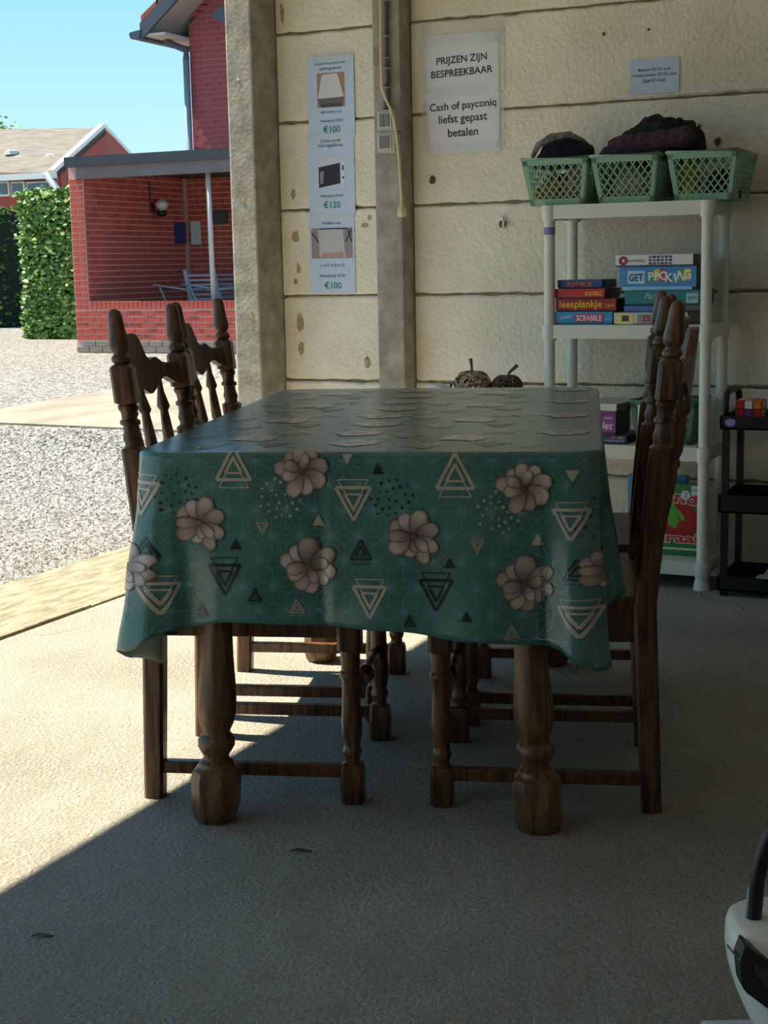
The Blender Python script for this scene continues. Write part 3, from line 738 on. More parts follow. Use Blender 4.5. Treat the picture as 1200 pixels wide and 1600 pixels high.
def emit(pr, m, name):
    if pr.v: pr.open = True; pr.build(name, m, tc_)
def double_tri(u, d, r, up, m):
    pr = PR(); k = -1 if up else 1
    t = tri_pts(u, d, r, up); outline(pr, t, r * .16)
    t2 = tri_pts(u, d + k * r * .02, r * .5, up); outline(pr, t2, r * .11)
    t3 = tri_pts(u, d - k * r * .48, r * .86, up); outline(pr, t3, r * .06)
    emit(pr, m, 'triangle_print')
def fill_tri(u, d, r, up, m):
    pr = PR(); pr.poly(tri_pts(u, d, r, up)); emit(pr, m, 'triangle_print')
def dots(u, d, m, seed, n=26):
    r = random.Random(seed); pr = PR(); pts = []
    for k in range(400):
        a, q = r.uniform(0, 6.28), math.sqrt(r.random()) * .043
        c = (u + q * math.cos(a), d + q * math.sin(a))
        if all(math.dist(c, x) > .0125 for x in pts): pts.append(c)
        if len(pts) >= n: break
    for c in pts:
        rr = r.uniform(.0022, .0036)
        ring = [(c[0] + rr * math.cos(k * PI / 4), c[1] + rr * math.sin(k * PI / 4)) for k in range(8)]
        if all(clipd(*x) for x in ring): pr.quad([surf(x[0], x[1], .001) for x in ring])
    emit(pr, m, 'dot_print')
M_flower = attr_mat('grey_flower_print', .3)
for m_ in (M_flower, M_tan, M_blk, M_star):
    b_ = m_.node_tree.nodes['Principled BSDF']; b_.inputs['Roughness'].default_value = .3; b_.inputs['Coat Weight'].default_value = .35; b_.inputs['Coat Roughness'].default_value = .2
FLOWER = {'A': [(150, 1.0, .62), (115, .95, .55), (70, 1.05, .62), (20, 1.0, .55), (-30, 1.05, .5), (-65, 1.15, .48), (-105, .8, .5), (-150, 1.05, .62), (178, .95, .42), (-85, .6, .35), (-48, .75, .36)],
          'B': [(165, 1.1, .6), (130, .95, .55), (88, 1.1, .75), (30, 1.15, .55), (-15, 1.05, .55), (-45, .95, .5), (-85, 1.05, .6), (-115, 1.0, .55), (-150, .9, .5), (190, .85, .45), (-68, .7, .35), (10, .75, .42)],
          'C': [(170, 1.1, .6), (130, .9, .5), (95, .95, .55), (55, 1.0, .5), (15, 1.1, .65), (-30, 1.05, .7), (-75, .95, .55), (-115, 1.1, .6), (195, .8, .45), (150, .75, .4), (70, .7, .35)]}
def flower(u, d, r, kind, seed=1):
    rd = random.Random(seed); V = []; F = []; CO = []
    for li, (ang, ln, wd) in enumerate(FLOWER[kind]):
        a = math.radians(ang); ca, sa = math.cos(a), -math.sin(a); L = r * ln; W = r * wd * .6; na, nb = 9, 6; o = len(V); tone = rd.uniform(.8, 1.08)
        ok = True; P_ = []
        for i in range(na + 1):
            t = i / na; wz = W * (math.sin(PI * min(1, t ** 1.15 * .92 + .03)) ** .5)
            for j in range(nb + 1):
                b_ = -1 + 2 * j / nb; x = L * (.06 + .94 * t) ; y_ = wz * b_
                q = (u + x * ca - y_ * sa, d + x * sa + y_ * ca); P_.append(q); ok = ok and clipd(*q)
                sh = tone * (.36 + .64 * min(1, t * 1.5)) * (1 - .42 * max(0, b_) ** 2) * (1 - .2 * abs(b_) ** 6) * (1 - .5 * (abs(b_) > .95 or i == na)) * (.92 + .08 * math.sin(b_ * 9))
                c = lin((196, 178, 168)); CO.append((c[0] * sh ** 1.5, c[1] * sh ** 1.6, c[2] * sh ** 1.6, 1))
        V += [tuple(surf(q[0], min(q[1], lerp_tab(HEM, sg(q[0] % TOT)) - .001), .0020 + li * .00022 if d > 0 else .0009 + li * .00005)) for q in P_]
        F += [(o + i * (nb + 1) + j, o + i * (nb + 1) + j + 1, o + (i + 1) * (nb + 1) + j + 1, o + (i + 1) * (nb + 1) + j) for i in range(na) for j in range(nb)]
    o = len(V); V.append(tuple(surf(u, d, .0050 if d > 0 else .0017)))
    CO.append(lin((120, 92, 70)))
    for k in range(10): V.append(tuple(surf(u + r * .13 * math.cos(k * PI / 5), d + r * .13 * math.sin(k * PI / 5), .0047 if d > 0 else .0016))); CO.append(lin((84, 62, 48)))
    F += [(o, o + 1 + k, o + 1 + (k + 1) % 10) for k in range(10)]
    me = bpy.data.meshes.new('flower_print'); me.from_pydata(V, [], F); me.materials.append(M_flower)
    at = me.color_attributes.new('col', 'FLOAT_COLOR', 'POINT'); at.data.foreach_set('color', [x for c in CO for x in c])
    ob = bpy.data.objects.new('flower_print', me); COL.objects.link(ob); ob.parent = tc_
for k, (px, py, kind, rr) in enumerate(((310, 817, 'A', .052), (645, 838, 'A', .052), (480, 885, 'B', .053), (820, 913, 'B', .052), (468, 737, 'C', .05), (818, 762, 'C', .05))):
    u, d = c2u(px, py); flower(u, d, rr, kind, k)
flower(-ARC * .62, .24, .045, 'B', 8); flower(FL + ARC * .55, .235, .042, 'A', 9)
for px, py, r, up, m in ((361, 730, .04, 1, M_tan), (710, 742, .042, 1, M_tan), (550, 782, .04, 0, M_tan), (222, 775, .04, 0, M_tan), (890, 815, .036, 0, M_tan), (256, 928, .038, 0, M_tan), (577, 935, .038, 0, M_tan), (897, 965, .036, 0, M_tan),
                         (350, 900, .037, 0, M_blk), (681, 924, .037, 0, M_blk), (237, 858, .024, 1, M_blk), (562, 862, .024, 1, M_blk), (897, 893, .024, 1, M_blk),
                         (407, 824, .014, 0, M_tan), (746, 852, .014, 0, M_tan), (462, 950, .016, 1, M_tan), (800, 988, .016, 1, M_tan), (398, 930, .015, 1, M_blk), (314, 954, .014, 1, M_blk), (640, 970, .013, 1, M_blk)):
    u, d = c2u(px, py); double_tri(u, d, r, up, m)
for px, py, r, up, m in ((588, 734, .014, 1, M_blk), (366, 852, .013, 1, M_blk), (702, 880, .013, 1, M_blk), (729, 962, .013, 1, M_blk), (495, 815, .014, 1, M_tan), (840, 845, .014, 1, M_tan), (540, 716, .012, 0, M_tan), (893, 742, .014, 0, M_tan)):
    u, d = c2u(px, py); fill_tri(u, d, r, up, m)
for k, (px, py, m) in enumerate(((272, 772, M_blk), (612, 780, M_blk), (928, 815, M_blk), (435, 780, M_tan), (778, 800, M_tan))):
    u, d = c2u(px, py); dots(u, d, m, k)
# the same repeat continues over the top
for kx in range(-1, 3):
    for ky in range(1, 5):
        for uu, dd, kind in ((.13, .14, 'A'), (.355, .225, 'B'), (.335, .045, 'C')):
            u, d = uu + kx * .443, dd - ky * .36
            if -.0 < u < FL and -1.42 < d < -.06: flower(u, d, .052, kind, kx * 7 + ky)
        for uu, dd, up, m in ((.2, .03, 1, M_tan), (.45, .1, 0, M_tan), (.19, .25, 0, M_blk), (.06, .28, 0, M_tan)):
            u, d = uu + kx * .443, dd - ky * .36
            if -.0 < u < FL and -1.42 < d < -.06: double_tri(u, d, .038, up, m)
# star lattice
pr = PR(); A_ = .058; hA = A_ * math.sqrt(3) / 2
for j in range(-28, 9):
    for i in range(-4, 21):
        p0 = (i * A_ + (j % 2) * A_ / 2 - .05, j * hA + .02)
        if not (-.13 < p0[0] < FL + .16) or (p0[1] < 0 and not (0 < p0[0] < FL)): continue
        e1 = (p0[0] + A_, p0[1]); e2 = (p0[0] + A_ / 2, p0[1] + hA); e3 = (p0[0] - A_ / 2, p0[1] + hA)
        sg_ = .03
        for q in (e1, e2, e3): pr.strip(p0, q, .0010, .0006, sg_)
        for t in ((p0, e1, e2), (p0, e2, e3)):
            c = (sum(x[0] for x in t) / 3, sum(x[1] for x in t) / 3)
            for q in t: pr.strip(q, c, .0012, .0006, sg_)
        for k in range(12):
            an = PI / 12 + k * PI / 6
            if p0[1] > 0: pr.strip(p0, (p0[0] + .02 * math.cos(an), p0[1] + .02 * math.sin(an)), .0010, .00055, sg_)
pr.open = True
tag(pr.build('star_pattern', M_star, tc_), kind='stuff')

# ------------------------------------------------------------------ dining chairs
def make_chair(name, label, mw):
    t = thing(name, label, 'chair', group='turned oak chairs around the dining table')
    WY_ = .217
    def rp(z):            # rear post line: foot kicks back, back leans back
        if z < .45: return (-.22 + .018 * (z / .45), 0)
        return (-.202 - .06 * ((z - .45) / .61) ** 1.05, 0)
    REAR = [(0, .021, 's'), (.2, .0225, 's'), (.44, .0235, 's'), (.6, .0235, 's'), (.735, .0235, 's'), (.768, .0235, 's'), (.773, .0185, 'r'), (.779, .0175, 'r'), (.79, .0205, 'r'), (.805, .0165, 'r'), (.817, .0165, 'r'), (.82, .0215, 'r'), (.828, .0215, 'r'), (.831, .016, 'r'), (.845, .017, 'r'), (.853, .0215, 'r'), (.858, .022, 'r'), (.862, .019, 'r'), (.866, .0235, 's'), (.938, .0235, 's'), (.944, .019, 's'),
            (.947, .015, 'r'), (.953, .0205, 'r'), (.96, .0205, 'r'), (.966, .015, 'r'), (.97, .0148, 'r'), (.976, .0195, 'r'), (.988, .0215, 'r'), (.998, .0205, 'r'), (1.02, .0172, 'r'), (1.045, .0155, 'r'), (1.056, .0125, 'r'), (1.061, .006, 'r')]
    FRONT = [(0, .0225, 's'), (.008, .0245, 's'), (.07, .0245, 's'), (.086, .022, 's'), (.09, .017, 'r'), (.1, .0155, 'r'), (.108, .0195, 'r'), (.116, .021, 'r'), (.124, .0175, 'r'), (.128, .0165, 'r'), (.15, .0215, 'r'), (.18, .0225, 'r'), (.23, .0195, 'r'), (.27, .0185, 'r'), (.28, .024, 'r'), (.288, .024, 'r'), (.294, .0195, 'r'), (.32, .021, 'r'), (.336, .0215, 'r'), (.34, .0255, 's'), (.44, .0255, 's')]
    for s_ in (-1, 1):
        mb = MB(); turned(mb, REAR, rp, 24, .3); o = mb.build('rear_leg', mw, t, auto=38); o.location.y = s_ * WY_
        mb = MB(); turned(mb, FRONT, None, 24, .3); o = mb.build('front_leg', mw, t, auto=38); o.location = (.22, s_ * WY_, 0)
        mb = MB(); mb.box((-.2, s_ * WY_ - .011, .056), (.2, s_ * WY_ + .011, .084)); mb.build('side_stretcher', mw, t, bevel=.003)
        mb = MB(); mb.box((-.18, s_ * WY_ - .012, .365), (.2, s_ * WY_ + .012, .44)); mb.build('side_rail', mw, t, bevel=.003)
    for x in (-.2, .22):
        mb = MB(); mb.box((x - .012, -.2, .365), (x + .012, .2, .44)); mb.build('end_rail', mw, t, bevel=.003)
    mb = MB(); PRF = [(-.205, .012), (-.17, .012), (-.16, .017), (-.15, .012), (-.13, .015), (-.06, .016), (-.03, .012), (-.02, .019), (0, .021), (.02, .019), (.03, .012), (.06, .016), (.13, .015), (.15, .012), (.16, .017), (.17, .012), (.205, .012)]
    mb.tube([(.22, y_, .225) for y_, r in PRF], [r for y_, r in PRF], 14); mb.build('turned_stretcher', mw, t, auto=45)
    # seat board, slightly wider at the front, saddle edge
    mb = MB(); out = [(-.2, -.235), (.1, -.25), (.235, -.255), (.26, -.22), (.265, 0), (.26, .22), (.235, .255), (.1, .25), (-.2, .235)]
    rings = [[(x * k, y_ * k, z) for x, y_ in out] for k, z in ((.985, .438), (1, .445), (1, .458), (.985, .464))]; mb.loft(rings); mb.build('seat', mw, t, auto=50)
    # bowed crest rail with scalloped outline
    n = 40; rings = []
    for i in range(n + 1):
        s_ = -1 + 2 * i / n; y_ = s_ * (WY_ - .012); a = abs(s_)
        top = .925 + .075 * (1 / (1 + math.exp((a - .36) * 22))) + .016 * math.exp(-((a - .58) / .1) ** 2) - .0 * a
        bot = .872 + .022 * math.exp(-((a - .72) / .14) ** 2) - .014 * math.exp(-((a - .42) / .12) ** 2) + .01 * math.exp(-(a / .18) ** 2)
        bx = lambda z: rp(z)[0] - .055 * (1 - s_ * s_)
        rings.append([(bx(bot) + .009, y_, bot), (bx(top) + .009, y_, top), (bx(top) - .009, y_, top), (bx(bot) - .009, y_, bot)])
    mb = MB(); mb.loft(rings); mb.build('crest_rail', mw, t, auto=50)
    rings = []
    for i in range(25):
        s_ = -1 + 2 * i / 24; y_ = s_ * (WY_ - .012); x = rp(.52)[0] - .03 * (1 - s_ * s_)
        rings.append([(x + .009, y_, .505), (x + .009, y_, .545), (x - .009, y_, .545), (x - .009, y_, .505)])
    mb = MB(); mb.loft(rings); mb.build('lower_back_rail', mw, t, auto=50)
    SPN = [(.54, .0075), (.6, .009), (.68, .013), (.70, .009), (.706, .014), (.716, .014), (.722, .009), (.74, .0145), (.79, .0115), (.815, .0095), (.825, .0155), (.835, .0135), (.86, .008), (.89, .007)]
    for s_ in (-.66, -.24, .24, .66):
        mb = MB(); y_ = s_ * (WY_ - .012)
        def sp(z): f_ = (z - .52) / .36; return (rp(z)[0] - (.03 + .025 * f_) * (1 - s_ * s_), y_)
        turned(mb, [(z, r, 'r') for z, r in SPN], sp, 14); mb.build('spindle', mw, t, auto=45)
    return t
ch = make_chair('dining_chair', '', M_oak_d)
def put(o, x, y_, turn, label):
    p = TC + TX * x + TY * y_; o.location = p; o.rotation_euler = (0, 0, TA + turn); o['label'] = label
put(ch, -.285, -.295, 0, 'dark turned oak chair at the near left side of the table, nearest the threshold')
c2 = copy_tree(ch); put(c2, -.318, .295, 0, 'dark turned oak chair at the far left, nearest the concrete corner post')
c3 = copy_tree(ch); put(c3, .348, -.295, PI, 'dark turned oak chair at the near right side of the table')
c4 = copy_tree(ch); put(c4, .366, .272, PI, 'dark turned oak chair hidden behind the near right chair')


# ------------------------------------------------------------------ notices on the panel wall
PY = WY - .004
def sheet(name, label, corners, m, cat='notice', curl=.003, group=None):
    a, b = ony(*corners[0], PY), ony(*corners[1], PY)          # top-left, bottom-right pixels
    c = ((a.x + b.x) / 2, PY, (a.z + b.z) / 2); W, Hh = b.x - a.x, a.z - b.z
    t = thing(name, label, cat, c, 0, group)
    mb = MB(); n = 12; rings = []
    for i in range(n + 1):
        x = -W / 2 + W * i / n; y_ = -.001 - curl * (.5 + .5 * math.sin(i * .9)) * .3
        rings.append([(x, y_, -Hh / 2), (x, y_ - .0005, -Hh / 6), (x, y_ - .0008, Hh / 6), (x, y_, Hh / 2), (x, y_ + .0006, Hh / 2), (x, y_ + .0006, -Hh / 2)])
    mb.loft(rings); mb.build('paper', m, t, auto=60)
    t.rotation_euler = (0, math.radians(.0), 0)
    return t, W, Hh
YO = -.0028
def tape(t, a, b, z0, z1, yy=-.0034):
    mb = MB(); n = 8; r = random.Random(int(a * 1e4) + int(z0 * 1e4)); rings = []
    for i in range(n + 1):
        x = a + (b - a) * i / n; w_ = r.uniform(-.002, .002); rings.append([(x, yy + w_ * .5, z0 + w_), (x, yy - .0003 - w_ * .4, z1 + w_), (x, yy - .0002 - w_ * .4, z1 + w_), (x, yy + .0001 + w_ * .5, z0 + w_)])
    mb.loft(rings); mb.build('tape', M_tape, t)
def pic(t, polys, name='printed_picture'):
    for k, (pts, c) in enumerate(polys):
        mb = MB(); mb.open = True; mb.quad([(x, YO - .0002 * k, z) for x, z in pts]); mb.build(name, flat(c), t)
R_ = lambda x0, x1, z0, z1: [(x0, z0), (x1, z0), (x1, z1), (x0, z1)]
grp = 'price sheets taped in a column'
t, W, Hh = sheet('price_sheet', 'pale blue price sheet with a grey bed picture, topmost of the column', ((480, 90), (555, 213)), M_paperb, group=grp)
text(t, 'Grijze box-poef met', M_ink, w=.135, loc=(-.002, YO, .128)); text(t, 'opbergruimte', M_ink, w=.095, loc=(0, YO, .108))
pic(t, [(R_(-.06, .062, -.04, .092), (176, 130, 98)), ([(-.058, -.004), (.058, -.004), (.03, .088), (-.038, .086)], (216, 214, 218)), ([(-.05, -.035), (.052, -.035), (.06, -.002), (-.058, -.006)], (108, 102, 104)), (R_(-.045, .05, -.039, -.026), (76, 70, 72))])
text(t, 'L80 X B78 X H45', M_ink, w=.095, loc=(0, YO, -.058)); text(t, 'Nieuwprijs €250', M_ink, w=.1, loc=(0, YO, -.092)); text(t, '€100', M_green, w=.076, bold=.012, loc=(0, YO, -.124))
tape(t, -.09, .09, .13, .172)
t, W, Hh = sheet('price_sheet', 'pale blue price sheet with a microwave picture, middle of the column', ((481, 214.5), (555.5, 336)), M_paperb, group=grp)
text(t, 'Domo combi', M_ink, w=.09, loc=(.0, YO, .138)); text(t, 'microgolfoven', M_ink, w=.108, loc=(0, YO, .118))
pic(t, [(R_(-.06, .062, -.048, .075), (208, 214, 226)), ([(-.056, -.045), (.04, -.03), (.04, .05), (-.056, .036)], (40, 36, 44)), ([(.044, -.03), (.06, -.03), (.06, .05), (.044, .05)], (230, 232, 236)), (R_(.049, .056, .02, .04), (50, 50, 56)), (R_(.049, .058, -.012, -.004), (50, 50, 56)), ([(-.05, -.03), (-.036, -.028), (-.032, .02), (-.05, .018)], (150, 142, 138))])
text(t, 'Nieuwprijs €249', M_ink, w=.1, loc=(0, YO, -.078)); text(t, '€120', M_green, w=.076, bold=.012, loc=(0, YO, -.112)); tape(t, -.1, .1, .145, .165)
t, W, Hh = sheet('price_sheet', 'pale blue price sheet with a woollen mat picture, lowest of the column', ((483, 338), (556, 458)), M_paperb, group=grp)
text(t, 'Wollen mat', M_ink, w=.085, loc=(0, YO, .125))
pic(t, [(R_(-.092, .092, -.015, .105), (150, 140, 138)), ([(-.055, -.013), (.06, -.013), (.05, .1), (-.06, .1)], (196, 190, 194)), ([(-.05, -.013), (.055, -.013), (.05, .01), (-.045, .006)], (186, 150, 148)), ([(-.055, .1), (.07, .1), (.07, .105), (-.055, .105)], (40, 40, 44)), ([(-.09, .085), (-.06, .045), (-.056, .048), (-.086, .09)], (40, 40, 44)), ([(.06, .05), (.088, .1), (.092, .097), (.064, .047)], (40, 40, 44)), ([(.07, .1), (.088, .046), (.092, .048), (.075, .102)], (40, 40, 44))])
text(t, 'L1m72 X B1m18', M_ink, w=.11, loc=(0, YO, -.042)); text(t, 'Nieuwprijs €200', M_ink, w=.115, loc=(0, YO, -.085)); text(t, '€100', M_green, w=.076, bold=.012, loc=(0, YO, -.122)); tape(t, -.1, .1, .14, .162)
t, W, Hh = sheet('payment_notice', 'white notice reading PRIJZEN ZIJN BESPREEKBAAR taped above another', ((664, 57), (780, 148)), M_paper)
text(t, 'PRIJZEN ZIJN', M_ink, w=.205, bold=.018, loc=(.0, YO, .02), tilt=.03); text(t, 'BESPREEKBAAR', M_ink, w=.25, bold=.018, loc=(.0, YO, -.024), tilt=.03)
tape(t, -.165, .165, .075, .155); tape(t, -.175, -.14, -.1, .16); tape(t, .135, .172, -.1, .16); tape(t, -.15, .1, -.115, -.07)
t, W, Hh = sheet('payment_notice', 'white notice reading Cash of payconiq liefst gepast betalen', ((667, 148.5), (781, 236)), M_paper)
text(t, 'Cash of payconiq', M_ink, w=.272, bold=.015, loc=(0, YO, .062), tilt=.03); text(t, 'liefst gepast', M_ink, w=.198, bold=.015, loc=(0, YO, .014), tilt=.03); text(t, 'betalen', M_ink, w=.124, bold=.015, loc=(.0, YO, -.034), tilt=.02)
tape(t, -.155, .155, -.112, -.075); tape(t, .135, .168, -.1, .1); tape(t, -.168, -.14, -.1, .08)
t, W, Hh = sheet('small_notice', 'small pale blue three-line notice above the green baskets', ((985, 94), (1061, 143)), M_paperb)
text(t, 'Mutsen €0,50/ stuk', M_ink, w=.12, loc=(0, YO, .022), bold=.006); text(t, 'Handschoenen €0,50/ paar', M_ink, w=.165, loc=(0, YO, .003), bold=.006); text(t, 'Sjaal €1/stuk', M_ink, w=.085, loc=(0, YO, -.017), bold=.006)

# ------------------------------------------------------------------ switches, conduit, cable
M_sw = mat('grey_switch_plastic', (176, 172, 160), .5); M_swd = mat('dark_grey_rocker', (120, 118, 112), .5); M_cab = mat('cream_cable', (214, 196, 150), .5)
FY2 = 5.325
for (y0_, y1_, nm, lb, nr) in ((172, 204, 'light_switch', 'grey surface-mounted double rocker switch on the concrete post', 2), (206, 238, 'power_socket', 'grey surface-mounted socket with lid below the double switch', 1)):
    a, b = ony(588, y0_, FY2 - .05), ony(618, y1_, FY2 - .05); t = thing(nm, lb, 'switch' if nr == 2 else 'socket', ((a.x + b.x) / 2, FY2, (a.z + b.z) / 2)); hw, hh = (b.x - a.x) / 2, (a.z - b.z) / 2
    mb = MB(); mb.box((-hw, -.05, -hh), (hw, .001, hh)); mb.build('housing', M_sw, t, bevel=.006)
    mb = MB(); mb.box((-hw + .008, -.054, -hh + .01), (hw - .016, -.049, hh - .01)); mb.build('frame', mat('light_frame', (196, 192, 182), .5), t, bevel=.002)
    for k in range(nr):
        ww = (2 * hw - .036) / nr; mb = MB(); mb.box((-hw + .014 + k * ww, -.058, -hh + .016), (-hw + .014 + (k + 1) * ww - .001, -.053, hh - .016)); mb.build('rocker' if nr == 2 else 'lid', M_swd, t, bevel=.002)
cz0 = ony(603, 172, FY2 - .03); czx = ony(601, 60, FY2 - .02).x
t = thing('conduit_pipe', 'grey vertical conduit pipe above the switch on the concrete post', 'pipe', (czx, FY2 - .014, cz0.z))
mb = MB(); mb.tube([(0, 0, 0), (0, 0, CEIL - cz0.z)], .011, 12); mb.build('pipe', mat('grey_pvc', (110, 112, 112), .45), t, smooth=True)
for py in (58, 92, 108, 138, 2):
    z = ony(600, py, FY2).z - cz0.z; mb = MB(); mb.tube([(.016 * math.cos(a), .016 * math.sin(a), z) for a in (-PI, -2.6, -2, -1.57, -1, -.5, 0)], .003, 6); mb.build('clip', M_sw, t)
cp_ = [ony(x, y_, FY2 - .062) for x, y_ in ((594, -60), (595, 20), (595.5, 100), (597, 138), (603, 155), (611, 172), (616, 188), (620, 215), (624, 250), (627, 300), (628, 318))]
t = thing('cable', 'cream cable hanging beside the switch with a plug at its end', 'cable', cp_[-1])
mb = MB(); mb.tube([p - cp_[-1] for p in cp_], .0058, 8); mb.build('wire', M_cab, t, smooth=True)
mb = MB(); turned(mb, [(-.05, .015, 'r'), (-.045, .019, 'r'), (-.025, .019, 'r'), (-.012, .012, 'r'), (.005, .007, 'r')], None, 14); mb.build('plug', M_cab, t, auto=40)
h = ony(784, 350, WY - .012)
t = thing('coat_hook', 'small rusty white hook screwed into the panel wall', 'hook', (h.x, WY - .004, h.z))
mb = MB(); turned(mb, [(-.014, .006, 'r'), (-.008, .013, 'r'), (.008, .013, 'r'), (.014, .006, 'r')], None, 12); mb.build('plate', M_rust, t, auto=40)
mb = MB(); mb.tube([(-.012, -.004, .026), (.004, -.012, .022), (.012, -.02, .006), (.012, -.024, -.016), (.004, -.026, -.028)], .0045, 8); mb.build('hook', M_white, t, smooth=True)

# ------------------------------------------------------------------ plastic shelf rack
RYF, RYB = 5.05, 5.36
rx0, rx1 = ony(846, 320, RYF).x, ony(1114, 315, RYF).x
rk = thing('shelf_rack', 'white plastic four-tier shelf rack standing against the panel wall', 'shelf', ((rx0 + rx1) / 2, RYF, 0))
RW = rx1 - rx0
zs = [ony(850, 321, RYF).z, ony(850, 508, RYF).z, ony(1000, 697, RYF).z, ony(1050, 877, RYF).z]
for z in zs:
    mb = MB(); mb.box((-RW / 2 + .02, .012, -.008), (RW / 2 - .02, RYB - RYF - .012, 0)); mb.box((-RW / 2 + .03, .004, -.048), (RW / 2 - .03, .012, 0)); mb.box((-RW / 2 + .03, RYB - RYF - .012, -.048), (RW / 2 - .03, RYB - RYF - .004, 0))
    for sx_ in (-1, 1): mb.box((sx_ * (RW / 2 - .008) - .004, .03, -.048), (sx_ * (RW / 2 - .008) + .004, RYB - RYF - .03, 0))
    for k in range(5): mb.box((-RW / 2 + .04, .05 + k * .05, -.03), (RW / 2 - .04, .056 + k * .05, -.008))
    sh = mb.build('shelf_board', M_rack, rk); sh.location.z = z
    for sx_ in (-1, 1):
        for yy in (.022, RYB - RYF - .022):
            mb = MB(); turned(mb, [(-.055, .0245, 'r'), (-.05, .026, 'r'), (-.004, .027, 'r'), (.0, .025, 'r')], None, 16); c = mb.build('corner_socket', M_rack, sh, auto=40); c.location = (sx_ * (RW / 2 - .022), yy, 0)
for sx_ in (-1, 1):
    for yy in (.022, RYB - RYF - .022):
        mb = MB(); turned(mb, [(0, .03, 'r'), (.006, .03, 'r'), (.035, .024, 'r'), (.05, .0195, 'r'), (zs[0] - .01, .0195, 'r')], None, 18); c = mb.build('post', M_rack, rk, auto=40); c.location = (sx_ * (RW / 2 - .022), yy, 0)
        if sx_ < 0 and yy < .1:
            z = ony(853, 361, RYF).z; mb = MB(); turned(mb, [(z - .013, .0202, 'r'), (z + .013, .0202, 'r')], None, 18); c = mb.build('purple_sticker', flat((140, 120, 178)), rk); c.location = (sx_ * (RW / 2 - .022), yy, 0)

# ------------------------------------------------------------------ boxes on the rack
def gbox(label, pl, pr, z0, h, dep, Yf, front, side=None, rz=0., name='board_game_box', cat='game box', px_y=480, group=None, top=None):
    a, b = ony(pl, px_y, Yf), ony(pr, px_y, Yf); W = b.x - a.x
    t = thing(name, label, cat, ((a.x + b.x) / 2, Yf, z0 + .0005), rz, group)
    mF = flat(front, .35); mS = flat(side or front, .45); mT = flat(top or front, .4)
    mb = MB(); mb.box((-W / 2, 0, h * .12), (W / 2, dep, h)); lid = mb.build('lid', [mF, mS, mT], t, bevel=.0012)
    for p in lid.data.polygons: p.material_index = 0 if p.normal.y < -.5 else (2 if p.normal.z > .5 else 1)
    mb = MB(); mb.box((-W / 2 + .002, .002, 0), (W / 2 - .002, dep - .002, h * .12)); mb.build('tray', mS, t)
    return t, W, h
def deco(t, pts, c, yy=-.0008, name='printed_panel'):
    mb = MB(); mb.open = True; mb.quad([(x, yy, z) for x, z in pts]); return mb.build(name, flat(c, .35), t)
Z2 = zs[1] + .0; pz = lambda y_, Y=5.07: ony(960, y_, Y).z
G2 = 'board games on the second shelf'
hx = .0021
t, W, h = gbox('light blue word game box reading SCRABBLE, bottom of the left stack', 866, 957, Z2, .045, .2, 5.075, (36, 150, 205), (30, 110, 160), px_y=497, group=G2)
deco(t, R_(-.03, .075, .008, .038), (190, 60, 100)); text(t, 'SCRABBLE', M_white, w=.092, h=.02, bold=.02, loc=(.022, -.0016, .023)); text(t, 'Junior', M_white, w=.048, loc=(-.062, -.0016, .026), italic=.3, tilt=.12); deco(t, R_(-.108, -.094, .004, .018), (200, 40, 50)); text(t, 'S', M_white, h=.009, loc=(-.101, -.0016, .011))
text(t, 'Junior', M_white, w=.026, loc=(.093, -.0016, .02))
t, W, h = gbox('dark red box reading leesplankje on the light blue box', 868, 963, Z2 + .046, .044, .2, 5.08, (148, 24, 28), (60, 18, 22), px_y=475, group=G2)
text(t, 'leesplankje', flat((240, 180, 40)), w=.155, h=.034, bold=.02, loc=(-.018, -.0016, .022)); text(t, 'spel', flat((240, 180, 40)), w=.03, loc=(.088, -.0016, .02))
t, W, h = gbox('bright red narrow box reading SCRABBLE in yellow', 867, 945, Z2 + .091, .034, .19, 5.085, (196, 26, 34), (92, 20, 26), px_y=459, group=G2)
text(t, 'SCRABBLE', flat((245, 190, 50)), w=.06, h=.014, bold=.02, loc=(.05, -.0016, .017))
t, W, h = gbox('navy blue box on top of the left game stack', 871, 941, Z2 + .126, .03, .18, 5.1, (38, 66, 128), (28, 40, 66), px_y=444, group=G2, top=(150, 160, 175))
text(t, 'RUMMIKUB', flat((190, 120, 90)), w=.09, h=.018, bold=.03, loc=(0, -.0016, .014))
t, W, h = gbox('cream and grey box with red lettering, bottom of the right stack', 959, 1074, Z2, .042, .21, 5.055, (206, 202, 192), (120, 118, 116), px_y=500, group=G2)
deco(t, R_(-.12, -.06, .003, .039), (228, 214, 120)); deco(t, R_(-.1, -.075, .012, .032), (60, 60, 56), -.0012); deco(t, R_(-.045, .12, .005, .037), (150, 152, 152)); text(t, 'ZEESLAG', flat((190, 40, 40)), w=.11, h=.02, bold=.025, loc=(.025, -.0016, .022))
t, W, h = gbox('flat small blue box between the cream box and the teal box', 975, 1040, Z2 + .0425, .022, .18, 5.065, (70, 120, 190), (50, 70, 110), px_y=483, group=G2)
text(t, 'mini', flat((210, 90, 140)), w=.03, loc=(-.045, -.0016, .011))
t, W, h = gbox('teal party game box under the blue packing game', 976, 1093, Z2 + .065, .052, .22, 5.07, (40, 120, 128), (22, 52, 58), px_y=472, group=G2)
text(t, 'Party', flat((170, 220, 220)), w=.06, loc=(-.03, -.0016, .03), italic=.3); deco(t, R_(.085, .125, .008, .042), (150, 190, 195)); text(t, 'quiz', flat((30, 80, 90)), w=.028, loc=(.105, -.0016, .026))
t, W, h = gbox('bright blue box reading GET PACKING in coloured letters', 968, 1088, Z2 + .118, .08, .21, 5.075, (70, 140, 200), (36, 40, 48), px_y=440, group=G2)
